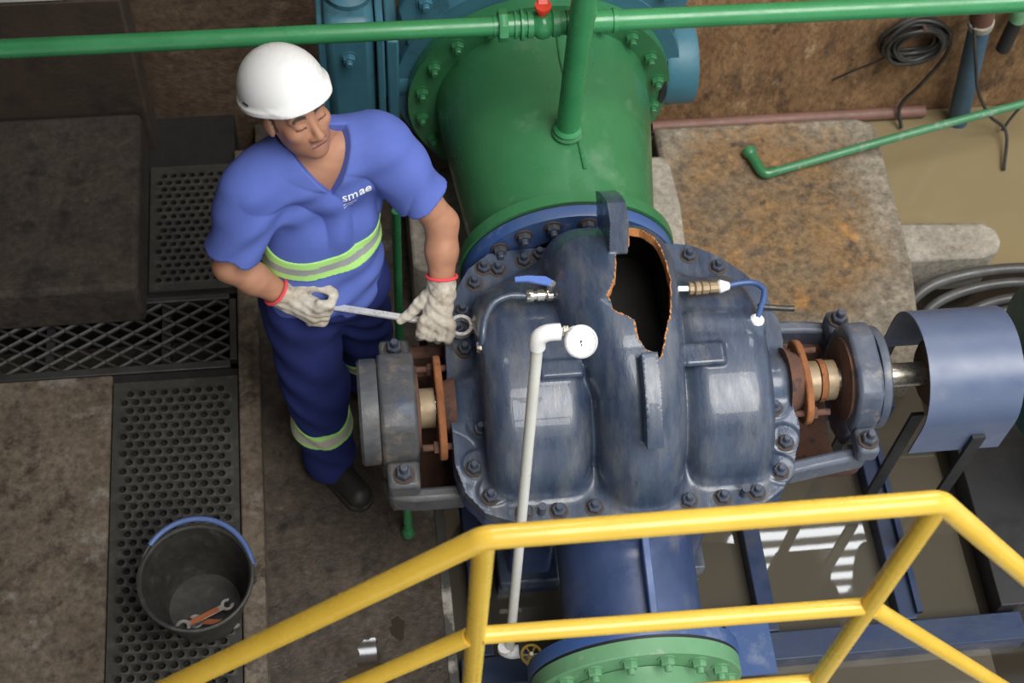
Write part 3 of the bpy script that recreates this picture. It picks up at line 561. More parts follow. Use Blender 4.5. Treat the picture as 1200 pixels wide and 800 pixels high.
def lugs(P):
    x, z = P[:, 0], P[:, 2]; r, th = polar(P)
    qx = np.abs(x - .722) - .023; l1 = np.maximum(np.maximum(qx, r - .59), np.abs(th - 131) * .0087 - .098); l1 = np.maximum(np.maximum(l1, .462 - r), z - 1.335) - .004
    qx = np.abs(x - .752) - .018; l2 = np.maximum(np.maximum(qx, r - .450), np.abs(th - 59) * .0078 - .124); l2 = np.maximum(l2, .372 - r) - .004
    return np.minimum(l1, l2)
def casing(P):
    d = casing_outer(P)
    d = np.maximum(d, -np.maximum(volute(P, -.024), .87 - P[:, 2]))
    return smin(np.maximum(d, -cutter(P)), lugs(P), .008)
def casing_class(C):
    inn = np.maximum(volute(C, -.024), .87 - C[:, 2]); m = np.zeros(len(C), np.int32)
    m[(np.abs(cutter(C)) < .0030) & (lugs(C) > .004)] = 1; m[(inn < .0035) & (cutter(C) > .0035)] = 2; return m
HOLE[:] = [(.763, .952), (.711, .924), (.713, .884), (.698, .812), (.671, .758), (.677, .715), (.733, .678), (.738, .621), (.754, .591), (.774, .582), (.786, .559), (.798, .582), (.816, .652), (.836, .709), (.856, .833), (.854, .913), (.837, .971), (.805, 1.02), (.768, 1.035)]
pump = empty('centrifugal_pump', (.745, SY, -.04), 'large dark blue split-case pump with a jagged hole broken in its top', 'pump')
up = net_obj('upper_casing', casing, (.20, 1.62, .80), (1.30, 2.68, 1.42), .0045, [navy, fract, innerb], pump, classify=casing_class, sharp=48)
up['label'] = 'dark blue cast upper casing with broken rusty-edged hole'
def lower(P):
    x, y, z = P[:, 0], P[:, 1], P[:, 2]
    d = np.maximum(poly2(x, y, FL), np.abs(z - .812) - .020) - .004
    b = ellip(P, (.745, SY, .78), (.44, .36, .42)); b = smin(b, ellip(P, (.745, SY, .74), (.17, .41, .48)), .06)
    b = smin(b, capsule(P, (.69, 2.2, .70), (PX, 2.60, PZ), .26, .25), .08)
    b = smin(b, capsule(P, (.74, 1.95, .56), (.735, 1.42, .47), .20, .205), .05)
    for fx in (.50, .99): b = smin(b, rbox(P, (fx, 2.09, .30), (.07, .20, .34), .02), .04)
    d = smin(d, b, .03)
    hol = capsule(P, (.74, 1.2, .46), (.74, 1.6, .48), .16); d = np.maximum(d, -hol)
    d = np.maximum(d, -ellip(P, (.76, SY + .03, .86), (.125, .36, .36)))
    return np.maximum(np.maximum(np.maximum(d, z - .8335), y - 2.60), 1.42 - y)
net_obj('lower_casing', lower, (.19, 1.38, -.08), (1.32, 2.66, .87), .011, [M('lower_casing_blue', (.030, .052, .13), (.055, .085, .19), 4, .36, c3=(.17, .17, .18), s3=6, t3=.55, w3=.22, bump=.12, bs=45), innerb], pump, classify=lambda C: ((ellip(C.astype(np.float32), (.76, SY + .03, .86), (.125, .36, .36)) < .012)).astype(np.int32))
MB().extrude([(.748, 1.432, .715), (.748, 1.74, .790), (.748, 1.74, .60), (.748, 1.432, .50)], (.024, 0, 0)).build('rib', blue, pump, bevel=.004)
MB().lathe([(.22, 2.602), (.335, 2.602), (.338, 2.607), (.338, 2.640), (.22, 2.640)], (PX, 0, PZ), (0, 1, 0), 72, closed=True).build('suction_flange', blue, pump)
MB().lathe([(.22, 2.640), (.336, 2.640), (.336, 2.6465), (.22, 2.6465)], (PX, 0, PZ), (0, 1, 0), 64, closed=True).build('gasket', black, pump)
DC = (.722, 0, .465)
MB().lathe([(.17, 1.385), (.305, 1.385), (.308, 1.39), (.308, 1.425), (.22, 1.43), (.17, 1.43)], DC, (0, 1, 0), 72, closed=True).build('discharge_flange', blue, pump)
MB().lathe([(.17, 1.377), (.304, 1.377), (.304, 1.385), (.17, 1.385)], DC, (0, 1, 0), 64, closed=True).build('gasket', black, pump)
sb = bolt_mesh('flange_stud', .021, .020, .018)
for a in (62, 84, 104, 122, 140, 158): 
    a = math.radians(a); inst('bolt', sb, (PX + .298 * math.cos(a), 2.601, PZ + .298 * math.sin(a)), pump, rot_to((0, -1, 0)))
for x, y in ((.424, 2.528), (.505, 2.553), (.555, 2.572), (.381, 2.537), (.348, 2.484), (.303, 2.388), (.282, 2.324), (.298, 2.253), (.318, 1.987), (.289, 1.868), (.326, 1.778), (.415, 1.727), (.51, 1.722), (.61, 1.724), (1.013, 2.535), (1.095, 2.488), (1.147, 2.397), (1.167, 2.322), (1.172, 1.99), (1.182, 1.876), (1.149, 1.787), (1.072, 1.732), (.974, 1.724), (.876, 1.722)):
    z = .886 if (x < .35 or x > 1.14) and (y < 2.02 or 2.24 < y < 2.36) else .880
    inst('bolt', sb, (x, y, z), pump, Matrix.Rotation(random.uniform(0, 1), 4, 'Z').to_quaternion())
for x, y in ((.462, 1.722), (1.034, 1.729)):
    inst('jacking_stud', bolt_mesh('jack_stud', .0001, .004, .03, False), (x, y, .88), pump)
    MB().cyl((x, y, .878), (x, y, .925), .012, n=12).build('jacking_stud', boltm, pump)

# ---- bearing housings, glands, shaft
def bearing(sx, xb, name):
    pm = navy3 if sx < 0 else navy2
    """sx: +1 right-hand end, -1 left-hand end; xb: inner face of the housing"""
    b = MB(); W = .105 if sx < 0 else .076
    prof = []
    for t in np.linspace(-20, 200, 30):
        a = math.radians(t); prof.append((SY + .158 * math.cos(a), SZ + .01 + .150 * max(-.4, math.sin(a))))
    ch = [(SY + .158, SZ - .05), (SY + .158, SZ + .03), (SY + .125, SZ + .115), (SY + .065, SZ + .150), (SY - .065, SZ + .150), (SY - .125, SZ + .115), (SY - .158, SZ + .03), (SY - .158, SZ - .05)]
    b.extrude([(xb, y, z) for y, z in ch], (sx * W, 0, 0)); h = b.build(name, pm, pump, bevel=.012)
    lo = MB(); lo.extrude([(xb, y, z) for y, z in ((SY + .158, SZ - .052), (SY - .158, SZ - .052), (SY - .14, SZ - .16), (SY - .06, SZ - .21), (SY + .06, SZ - .21), (SY + .14, SZ - .16))], (sx * W, 0, 0)); lo.build('housing_base', pm, h, bevel=.01)
    MB().lathe([(.125, 0), (.125, .008), (.05, .012)], (xb, SY, SZ), (-sx, 0, 0), 36).build('inner_cover', rustd, h)
    MB().lathe([(.152, 0), (.154, .006), (.154, .048), (.146, .056), (.02, .056)] if sx < 0 else [(.150, 0), (.152, .006), (.152, .022), (.144, .028), (.03, .028)], (xb + sx * (W + .002), SY, SZ), (sx, 0, 0), 44).build('end_cover', pm, h)
    for sy in (-1, 1):
        MB().box((min(xb + sx * .003, xb + sx * (W - .010)), SY + sy * .20 - .042, SZ - .072), (max(xb + sx * .003, xb + sx * (W - .010)), SY + sy * .20 + .042, SZ - .005)).build('cap_lug', pm, h, bevel=.012)
        inst('bolt', bolt_mesh('cap_bolt', .024, .026, .022), (xb + sx * (W * .46), SY + sy * .205, SZ - .004), pump)
    return h
bearing(-1, .142, 'bearing_housing'); bearing(1, 1.405, 'bearing_housing')
SHM = (M('shaft_steel', (.55, .50, .42), (.62, .58, .50), 14, .30, met=.85))
MB().cyl((-.01, SY, SZ), (.26, SY, SZ), .036, n=28).build('shaft', SHM, pump); MB().cyl((1.23, SY, SZ), (1.993, SY, SZ), .036, n=28).build('shaft', SHM, pump)
for x0, x1, r in ((.118, .150, .052), (.153, .196, .058)): MB().lathe([(.036, x0), (r, x0), (r, x1), (.036, x1)], (0, SY, SZ), (1, 0, 0), 36, closed=True).build('shaft_sleeve', bronze, pump)
for k, (x0, x1, r) in enumerate(((1.296, 1.325, .060), (1.328, 1.345, .064), (1.348, 1.378, .060))): MB().lathe([(.036, x0), (r, x0), (r, x1), (.036, x1)], (0, SY, SZ), (1, 0, 0), 36, closed=True).build('shaft_sleeve', bronze if k != 1 else rust, pump)
def gland(x0, x1, ry):
    b = MB(); n = 40; pts = [(x0, SY + (ry * math.copysign(abs(math.cos(t)) ** .8, math.cos(t))), SZ + .082 * math.sin(t)) for t in np.linspace(0, 2 * math.pi, n + 1)[:-1]]
    b.extrude(pts, (x1 - x0, 0, 0)); return b.build('gland_plate', rust, pump, bevel=.005)
gland(.200, .222, .165); gland(1.268, 1.290, .135)
MB().lathe([(.04, .222), (.075, .222), (.085, .255), (.04, .255)], (0, SY, SZ), (1, 0, 0), 32, closed=True).build('stuffing_box', rustd, pump)
MB().lathe([(.04, 1.225), (.105, 1.225), (.085, 1.268), (.04, 1.268)], (0, SY, SZ), (1, 0, 0), 32, closed=True).build('stuffing_box', rustd, pump)
for x0, x1 in ((.152, .262), (1.225, 1.345)):
    for sy in (-1, 1):
        rr_ = .128 if x0 < 1 else .105
        gs = MB().cyl((x0, SY + sy * rr_, SZ), (x1, SY + sy * rr_, SZ), .010, n=12)
        xa = .185 if x0 < 1 else 1.292
        gs.lathe([(.019, 0), (.019, .014)], (xa, SY + sy * rr_, SZ), (1, 0, 0), 6); gs.build('gland_stud', rustd, pump)
# cast bracket arms carrying the bearings
def arm(pts, w, z0, z1, name='bracket_arm', mat=navy2):
    b = MB(); P = [Vector((x, y, 0)) for x, y in pts]; L, R_ = [], []
    for i, p in enumerate(P):
        t = ((P[min(i + 1, len(P) - 1)] - P[max(i - 1, 0)])).normalized(); n = Vector((-t.y, t.x, 0)) * w / 2; L.append((p + n)[:2]); R_.append((p - n)[:2])
    b.prism(L + R_[::-1], z0, z1); return b.build(name, mat, pump, bevel=.012)
arm([(.052, 1.915), (.066, 1.866), (.12, 1.858), (.27, 1.858)], .042, .69, .775, mat=navy3); arm([(.052, 2.265), (.075, 2.32), (.14, 2.33), (.27, 2.325)], .042, .69, .775, mat=rustd)
arm([(1.455, 1.925), (1.445, 1.885), (1.38, 1.878), (1.21, 1.852)], .042, .69, .775); arm([(1.455, 2.27), (1.43, 2.315), (1.36, 2.325), (1.21, 2.335)], .042, .69, .775)
def trough(x0, x1):
    b = MB(); n = 14; o = [(SY + .215 * math.cos(t), .70 + .26 * math.sin(t)) for t in np.linspace(math.pi, 2 * math.pi, n)]; i_ = [(SY + .19 * math.cos(t), .70 + .235 * math.sin(t)) for t in np.linspace(2 * math.pi, math.pi, n)]
    pts = o + i_; m_ = len(pts); b.add([(x0, y, z) for y, z in pts] + [(x1, y, z) for y, z in pts], [(k, (k + 1) % m_, m_ + (k + 1) % m_, m_ + k) for k in range(m_)] + sum([[(k, k + 1, m_ - 2 - k, m_ - 1 - k), (m_ + k, m_ + k + 1, 2 * m_ - 2 - k, 2 * m_ - 1 - k)] for k in range(n - 1)], []))
    return b.build('bracket_trough', rustd, pump)
trough(.06, .30); trough(1.20, 1.455)
# ---- seal-water tubes
def cocks(b, pts, r0): pass
nvb = MB().lathe([(.016, 0), (.018, .003), (.018, .020), (.013, .021), (.013, .030), (.017, .032), (.017, .052), (.012, .054), (.019, .062), (.019, .082), (.012, .090), (.016, .092), (.016, .112)], (.465, 2.270, 1.135), (1, 0, 0), 14).build('ball_valve', brass, pump)
MB().cyl((.535, 2.272, 1.150), (.535, 2.275, 1.186), .012, n=10).build('valve_stem', brass, nvb)
b = MB(); b.extrude([(.540, 2.280, 1.184), (.52, 2.296, 1.184), (.47, 2.306, 1.178), (.435, 2.304, 1.178), (.435, 2.290, 1.178), (.47, 2.288, 1.178), (.525, 2.266, 1.184)], (0, 0, .007)); b.build('valve_lever', bluep, nvb, label='blue valve lever')
MB().lathe([(.026, 0), (.028, .004), (.024, .03), (.012, .031)], (.5775, 2.268, 1.135), (1, 0, 0), 6).build('tube_fitting', blue, pump)
MB().tube(spline([(.468, 2.270, 1.135), (.42, 2.274, 1.135), (.375, 2.258, 1.130), (.347, 2.216, 1.122), (.336, 2.177, 1.112), (.333, 2.150, 1.09)], 8), .011, 12).build('seal_tube', navy, pump)
MB().lathe([(.019, 0), (.019, .02), (.013, .022)], (.333, 2.146, 1.070), (0, .05, 1), 6).build('tube_fitting', brass, pump)
MB().tube([(.875, 2.254, 1.150), (.93, 2.257, 1.14)], .008, 8).build('tube_fitting', white, pump)
MB().lathe([(.010, 0), (.018, .002), (.018, .014), (.013, .016), (.020, .02), (.020, .034), (.013, .036), (.019, .04), (.019, .058), (.013, .060), (.016, .063), (.016, .088)], (.925, 2.257, 1.140), (1, .05, -.09), 10).build('ball_valve', bronze, pump)
MB().lathe([(.015, 0), (.020, .006), (.018, .014), (.011, .034)], (1.012, 2.263, 1.132), (1, 0, 0), 14).build('seal_tape', white, pump, label='white thread tape')
MB().tube(spline([(1.035, 2.262, 1.132), (1.073, 2.268, 1.134), (1.116, 2.266, 1.136), (1.140, 2.243, 1.138), (1.136, 2.213, 1.138), (1.118, 2.175, 1.140), (1.104, 2.145, 1.142)], 8), .0085, 12).build('seal_tube', blue, pump)
MB().lathe([(.014, 0), (.021, .006), (.020, .014), (.012, .022)], (1.103, 2.142, 1.125), (.1, .2, 1), 12).build('seal_tape', white, pump, label='white thread tape')
MB().tube([(1.19, 2.335, .89), (1.27, 2.325, .885), (1.30, 2.322, .885)], .009, 8).build('grease_tube', greyst, pump)
# feet
for x in (.50, .99): MB().box((x - .10, 1.86, -.04), (x + .10, 2.32, .02)).build('foot', navy, pump, bevel=.008)

# ------------------------------------------------------------------ discharge pipe in front
dp = empty('green_discharge_pipe', (DC[0], 1.0, .2), 'pale green discharge pipe with bolted flange under the yellow railing', 'pipe')
MB().lathe([(.16, 1.330), (.302, 1.330), (.305, 1.334), (.305, 1.376), (.16, 1.376)], DC, (0, 1, 0), 72, closed=True).build('flange', greenp, dp)
MB().lathe([(.205, -1.0), (.205, 1.30), (.212, 1.328)], DC, (0, 1, 0), 56).build('pipe_run', greenp, dp)
gb = bolt_mesh('pale_bolt', .021, .022, .016, True, [greenp, greenp])
for k in range(16):
    a = 2 * math.pi * (k + .5) / 16; inst('bolt', gb, (DC[0] + .263 * math.cos(a), 1.330, DC[2] + .263 * math.sin(a)), dp, rot_to((0, -1, 0)))
MB().box((.62, .9, -.25), (.82, 1.1, .258)).build('pipe_support', concd, label='concrete block under the pale green discharge pipe', cat='pipe support', bevel=.01)

# ------------------------------------------------------------------ PVC stand pipe with gauge
pg = empty('gauge_standpipe', (.388, 1.572, .25), 'white PVC pipe rising to a round pressure gauge in front of the pump', 'gauge')
A, Bt = Vector((.388, 1.562, .25)), Vector((.411, 1.812, 1.665))
MB().tube([A, Bt], .0145, 18).build('pvc_pipe', plastic, pg)
d = (Bt - A).normalized()
MB().tube(spline([Bt - d * .022, Bt, Bt + d * .016 + Vector((.006, 0, 0)), Bt + d * .026 + Vector((.024, 0, 0)), Bt + d * .026 + Vector((.052, 0, 0))], 6), .0205, 16).build('elbow', white, pg)
E0 = Bt + d * .026 + Vector((.052, 0, 0))
MB().lathe([(.012, 0), (.012, .006), (.0155, .007), (.0155, .019), (.011, .02), (.011, .028)], E0, (1, 0, 0), 6).build('nipple', brass, pg)
GN = Vector((.05, -.52, .85)).normalized(); GC = Vector((.508, 1.790, 1.685))
MB().tube(spline([E0 + Vector((.027, 0, 0)), E0 + Vector((.036, 0, 0)), GC - Vector((.03, 0, 0)) - GN * .010], 4), .011, 12).build('tape_wrap', white, pg)
gg = MB().lathe([(.020, -.030), (.036, -.028), (.0385, -.020), (.0385, .004), (.0395, .006), (.0395, .010), (.0345, .012), (.0340, .006)], GC, GN, 44).build('gauge_body', chrome, pg)
MB().lathe([(.0345, .0055), (.0001, .006)], GC, GN, 44).build('dial', dial, gg, label='white dial')
uu, ww, _ = frame_of(GN); ux = Vector((1, 0, 0)) - GN * GN.x; ux.normalize(); uy = GN.cross(ux)
nd = MB(); c0 = GC + GN * .0075
nd.add([c0 + ux * .0012 - uy * .008, c0 - ux * .0012 - uy * .008, c0 - ux * .0035 + uy * .022, c0 - ux * .0028 + uy * .022], [(0, 1, 2, 3)]); nd.add([c0 + ux * .003 - uy * .012, c0 - ux * .001 - uy * .012, c0 - ux * .001 - uy * .005, c0 + ux * .003 - uy * .005], [(0, 1, 2, 3)])
nd.lathe([(.0036, 0), (.0036, .002)], c0, GN, 12); nd.build('needle', ink, gg)
tk = MB()
for k in range(21):
    a = math.radians(225 - k * 13.5); w = .0007 if k % 5 else .0011; dr = ux * math.cos(a) + uy * math.sin(a); tn = ux * -math.sin(a) + uy * math.cos(a); r0 = .0285 if k % 5 else .0265; c1 = GC + GN * .0068
    tk.add([c1 + dr * r0 - tn * w, c1 + dr * r0 + tn * w, c1 + dr * .0320 + tn * w, c1 + dr * .0320 - tn * w], [(0, 1, 2, 3)])
tk.build('scale_marks', ink, gg)
MB().tube(spline([E0 + Vector((.034, -.004, -.01)), E0 + Vector((.036, -.012, -.03)), E0 + Vector((.030, -.02, -.05)), E0 + Vector((.034, -.024, -.06))], 5), .0022, 6).build('loose_tape', white, pg)
MB().tube(spline([A + Vector((-.016, 0, .012)), A + Vector((-.016, 0, -.01)), A + Vector((.004, -.004, -.028)), A + Vector((.030, -.004, -.026))], 5), .021, 14).build('bottom_elbow', white, pg)
MB().tube([A + Vector((.028, -.004, -.026)), A + Vector((.125, -.07, -.03))], .011, 12).build('nipple', blue, pg)
gv = empty('gate_valve', (.455, 1.50, .19), 'small brass gate valve with yellow spoked handwheel at the foot of the white pipe', 'valve')
MB().lathe([(.018, 0), (.02, .01), (.014, .025), (.01, .05)], (.448, 1.522, .226), (0, 0, 1), 12).build('bonnet', brass, gv)
hw = MB().tube([(.448 + .030 * math.cos(t), 1.522 + .030 * math.sin(t), .29) for t in np.linspace(0, 2 * math.pi, 25)[:-1]], .0045, 8, closed=True).build('handwheel', M('dull_yellow', (.45, .30, .04), None, 6, .5), gv)
for k in range(3): a = k * math.pi / 3; MB().tube([(.448 + .029 * math.cos(a), 1.522 + .029 * math.sin(a), .289), (.448 - .029 * math.cos(a), 1.522 - .029 * math.sin(a), .289)], .003, 6).build('spoke', MATS['dull_yellow'], hw)
MB().cyl((.448, 1.522, .276), (.448, 1.522, .298), .006, n=10).build('stem', chrome, gv)

# ------------------------------------------------------------------ steel base frame
fr = empty('pump_base_frame', (1.2, 1.9, -.2), 'blue painted steel base frame standing in the water under the pump', 'frame')
frm = M('frame_blue', (.014, .030, .092), (.026, .040, .075), 5, .40, c3=(.05, .05, .05), s3=9, t3=.56, w3=.14, bump=.1)
for lo, hi in (((1.253, 1.645, -.23), (1.312, 2.44, -.045)), ((.25, 1.545, -.23), (2.14, 1.642, -.045)), ((1.725, 1.645, -.23), (1.785, 2.44, -.045)), ((.30, 1.645, -.23), (.36, 2.44, -.045)), ((.25, 2.442, -.23), (1.9, 2.50, -.045))):
    MB().box(lo, hi).build('beam', frm, fr, bevel=.004)
MB().box((1.13, 1.50, -.044), (1.275, 1.72, -.036)).build('gusset_plate', blue, fr)
MB().box((.40, 1.88, -.23), (.60, 2.30, -.041)).build('cross_member', frm, fr); MB().box((.89, 1.88, -.23), (1.09, 2.30, -.041)).build('cross_member', frm, fr)
MB().box((1.78, 1.66, -.044), (1.80, 2.43, -.02)).build('angle_lip', frm, fr)

# ------------------------------------------------------------------ coupling guard, coupling, motor
cg = empty('coupling_guard', (1.82, SY, .5), 'blue sheet-metal guard curved over the shaft coupling on flat legs', 'guard')
b = MB(); o = []; i_ = []
sec = [(SY + .188, .70)] + [(SY + .188 * math.cos(t), SZ + .188 * math.sin(t)) for t in np.linspace(0, math.pi, 33)] + [(SY - .188, .70)]
inn = [(SY + .182, .70)] + [(SY + .182 * math.cos(t), SZ + .182 * math.sin(t)) for t in np.linspace(0, math.pi, 33)] + [(SY - .182, .70)]
n = len(sec); x0, x1 = 1.604, 1.884
b.add([(x0, y, z) for y, z in sec] + [(x1, y, z) for y, z in sec] + [(x0, y, z) for y, z in inn] + [(x1, y, z) for y, z in inn],
      [(k, k + 1, n + k + 1, n + k) for k in range(n - 1)] + [(2 * n + k, 3 * n + k, 3 * n + k + 1, 2 * n + k + 1) for k in range(n - 1)] + [(k, 2 * n + k, 2 * n + k + 1, k + 1) for k in range(n - 1)] + [(n + k, n + k + 1, 3 * n + k + 1, 3 * n + k) for k in range(n - 1)] + [(0, n, 3 * n, 2 * n), (n - 1, 3 * n - 1, 4 * n - 1, 2 * n - 1)])
b.build('hood', sheet, cg)
for x, y in ((1.64, SY + .197), (1.79, SY - .197), (1.69, SY - .030)):
    top = .80 if y != SY - .030 else .645
    MB().box((x - .020, y - .006, -.044), (x + .020, y + .006, top)).build('leg', black, cg)
MB().lathe([(.036, 0), (.085, 0), (.10, .01), (.10, .085), (.085, .09), (.085, .105), (.10, .11), (.10, .185), (.036, .19)], (1.655, SY, SZ), (1, 0, 0), 36, closed=True).build('shaft_coupling', rustd, label='rusty shaft coupling inside the blue guard', cat='coupling')
mo = empty('electric_motor', (2.5, SY, -.06), 'teal electric motor at the end of the pump shaft', 'motor')
MB().lathe([(.05, 1.995), (.20, 1.995), (.245, 2.0), (.25, 2.03), (.25, 2.9), (.05, 2.9)], (0, SY, SZ), (1, 0, 0), 48).build('body', tealm, mo)
for y in (SY - .20, SY + .12): MB().box((2.36, y, -.009), (2.8, y + .09, .68)).build('foot', tealm, mo, bevel=.01)
MB().box((2.065, 1.652, -.24), (3.2, 2.44, -.01)).build('motor_base', black, label='black steel base plate under the motor', cat='base plate', bevel=.004)
# ================================================================== YELLOW RAILING
rl = empty('yellow_railing', (.58, 1.03, -.25), 'yellow tubular steel railing of the step-over bridge', 'railing')
def bent(pts, r, name, r2=.045):
    P = [Vector(p) for p in pts]; out = [P[0]]
    for i in range(1, len(P) - 1):
        a = (P[i - 1] - P[i]).normalized(); b = (P[i + 1] - P[i]).normalized(); k = .016
        for t in (0, .25, .5, .75, 1): q = P[i] + a * k; s_ = P[i] + b * k; out.append(q * (1 - t) ** 2 + P[i] * 2 * t * (1 - t) + s_ * t * t)
    return MB().tube(out + [P[-1]], r, 24).build(name, yellow, rl)
ry = 1.03
bent([(-1.05, ry, 1.085), (.184, ry, 2.35), (.985, ry, 2.35), (1.80, ry, 1.25)], .0215, 'top_rail')
MB().tube([(-1.05, ry, .62), (.17, ry, 1.868)], .0185, 20).build('mid_rail', yellow, rl); MB().tube([(.198, ry, 1.872), (.972, ry, 1.85)], .0185, 20).build('mid_rail', yellow, rl); MB().tube([(.998, ry, 1.835), (1.80, ry, .785)], .0185, 20).build('mid_rail', yellow, rl)
MB().tube([(.198, ry, 1.395), (.972, ry, 1.375)], .0185, 20).build('low_rail', yellow, rl)
for x, zt, zb in ((.184, 2.345, .004), (.985, 2.345, -.25), (-1.05, 1.09, .08), (1.80, 1.255, -.25)): MB().tube([(x, ry, zb), (x, ry, zt)], .0205, 24).build('post', yellow, rl)
for x, z in ((.184, .004), (.985, -.25)): MB().box((x - .05, ry - .05, z), (x + .05, ry + .05, z + .01)).build('base_plate', yellow, rl)
# ================================================================== THE WORKER
person = empty('person', (-.09, 2.46, 0), 'worker in blue shirt, white hard hat and gloves working on the pump bolts', 'person')
HC = np.array((-.139, 2.612, 1.585)); ya = math.radians(35)
HF = Vector((math.sin(ya), -math.cos(ya), .36)).normalized(); HL = Vector((math.cos(ya), math.sin(ya), 0)); HU = HL.cross(HF) * -1
if HU.z < 0: HU = -HU
HR = np.array([HL[:], HF[:], HU[:]])
def hloc(P): return ((P - HC.astype(np.float32)) @ HR.T.astype(np.float32)).astype(np.float32)
yb = math.radians(16); BL = Vector((math.cos(yb), math.sin(yb), 0)); BF = Vector((math.sin(yb), -math.cos(yb), 0)); BR = np.array([BL[:], BF[:], (0, 0, 1)])
RSH, REL, RWR = (-.275, 2.500, 1.385), (-.350, 2.415, 1.165), (-.203, 2.398, 1.008)
LSH, LEL, LWR = (.100, 2.605, 1.400), (.250, 2.525, 1.150), (.240, 2.392, .996)
def head_sdf(P):
    q = hloc(P)
    d = ellip(q, (0, -.012, .045), (.077, .098, .095)); d = smin(d, ellip(q, (0, .022, -.030), (.066, .072, .092)), .03)
    d = smin(d, ellip(q, (0, .038, -.075), (.052, .052, .046)), .03); d = smin(d, ellip(q, (0, .074, -.103), (.024, .020, .018)), .025)
    for s_ in (-1, 1):
        d = smin(d, ellip(q, (s_ * .045, .060, -.026), (.022, .024, .020)), .02)
        d = smin(d, ellip(q, (s_ * .079, -.004, -.012), (.010, .021, .032)), .010)
        d = smax(d, -ellip(q, (s_ * .033, .104, -.002), (.019, .019, .012)), .012)
        d = smin(d, ellip(q, (s_ * .032, .078, -.003), (.016, .013, .011)), .005)
        d = smin(d, ellip(q, (s_ * .014, .096, -.046), (.010, .011, .009)), .008)
    d = smin(d, capsule(q, (-.046, .074, .020), (.046, .074, .020), .011), .014)
    d = smin(d, capsule(q, (0, .086, .004), (0, .108, -.040), .008, .0135), .010)
    d = smin(d, capsule(q, (-.020, .086, -.070), (.020, .086, -.070), .0075), .006); d = smin(d, capsule(q, (-.016, .086, -.080), (.016, .086, -.080), .0085), .005)
    d = smax(d, -capsule(q, (-.025, .098, -.0752), (.025, .098, -.0752), .0028), .003)
    return d
NB = (-.105, 2.612, 1.455)
def wrinkle(P, a=1.0):
    x, y, z = P[:, 0], P[:, 1], P[:, 2]; w = .35 * np.sin(9 * x + 5 * z) + .3 * np.sin(13 * z - 7 * x)
    r1 = np.sin(24 * (x * .8 + z * .45) + 5 * w); return a * (.011 * (.62 - np.sqrt(np.abs(r1))) * np.clip(.6 + 1.2 * np.sin(11 * z + 7 * x), 0, 1) + .0030 * np.sin(46 * (x * .75 + z * .35) + 6 * w) + .0046 * np.sin(64 * (z * .8 - x * .4 + y * .2) + 5 * w) + .0034 * np.sin(28 * (x - z * .6 + y * .4) + 3 * w))
def torso(P):
    d = ellip(P, (-.088, 2.600, 1.265), (.182, .118, .215), BR); d = smin(d, ellip(P, (-.100, 2.540, 1.060), (.172, .122, .20), BR), .06)
    d = smin(d, ellip(P, (-.102, 2.510, .925), (.178, .130, .14), BR), .06)
    d = smin(d, capsule(P, (-.225, 2.552, 1.392), (.060, 2.632, 1.408), .078), .06); d = smin(d, capsule(P, (-.112, 2.615, 1.40), NB, .085, .060), .05)
    return d
def along(P, a, b, t):   # signed distance beyond fraction t of a-b
    a = np.array(a, np.float32); b = np.array(b, np.float32); n = (b - a) / np.linalg.norm(b - a); return (P - (a + (b - a) * t)) @ n
def sleeves(P):
    r = np.maximum(capsule(P, RSH, REL, .084, .082), along(P, RSH, REL, .82)); l = np.maximum(capsule(P, LSH, LEL, .084, .078), along(P, LSH, LEL, .64))
    return r, l
def shirt_sdf(P):
    d = torso(P) - .007; r, l = sleeves(P); d = smin(smin(d, r, .045), l, .045)
    q = (P - np.array((-.098, 2.60, 0), np.float32)) @ BR.T.astype(np.float32)
    d = d + wrinkle(P) * np.clip((1.46 - P[:, 2]) * 8, 0, 1)
    neck = capsule(P, (-.112, 2.628, 1.42), (-.14, 2.60, 1.62), .068, .072)
    vee = np.maximum((np.abs(q[:, 0] - .014) - (q[:, 2] - 1.352) * .60) * .86, -q[:, 1])
    body_in = torso(P) + .004
    d = np.maximum(d, -np.minimum(neck, np.maximum(vee, -body_in - .02)))
    inner = np.minimum(torso(P) + .028, np.minimum(capsule(P, RSH, REL, .060, .055), capsule(P, LSH, LEL, .060, .054)))
    d = np.maximum(d, -inner)
    hem = .885 - P[:, 2] + .012 * np.sin(9 * P[:, 0])
    return np.maximum(d, hem)
def arm_r(P): return smin(capsule(P, RSH, REL, .052, .046), smin(capsule(P, REL, [REL[k] * .6 + RWR[k] * .4 for k in range(3)], .047, .045), capsule(P, [REL[k] * .6 + RWR[k] * .4 for k in range(3)], RWR, .045, .031), .02), .02)
def arm_l(P): return smin(capsule(P, LSH, LEL, .052, .046), smin(capsule(P, LEL, [LEL[k] * .6 + LWR[k] * .4 for k in range(3)], .047, .046), capsule(P, [LEL[k] * .6 + LWR[k] * .4 for k in range(3)], LWR, .046, .032), .02), .02)
LEGS = [((-.185, 2.470, .88), (-.155, 2.405, .48), (-.135, 2.340, .10)), ((-.015, 2.535, .88), (.000, 2.600, .48), (.005, 2.665, .10))]
RH = [Vector(RWR), Vector((.80, -.46, -.22)).normalized(), None, None]; LH = [Vector(LWR), Vector((-.20, -.80, -.565)).normalized(), None, None]
nr = Vector((.42, .86, -.22)); nr = (nr - RH[1] * nr.dot(RH[1])).normalized(); RH[2] = nr; tr = RH[1].cross(nr); RH[3] = tr if tr.z > 0 else -tr
nl = Vector((0, .58, -.82)); nl = (nl - LH[1] * nl.dot(LH[1])).normalized(); LH[2] = nl; tl = LH[1].cross(nl); LH[3] = tl if tl.x < 0 else -tl
def hand_pts(Hd):
    W, h, n, t = Hd; k = 1.14; return lambda a, b, c: tuple(W + h * (a * k) + n * (b * k) + t * (c * k))
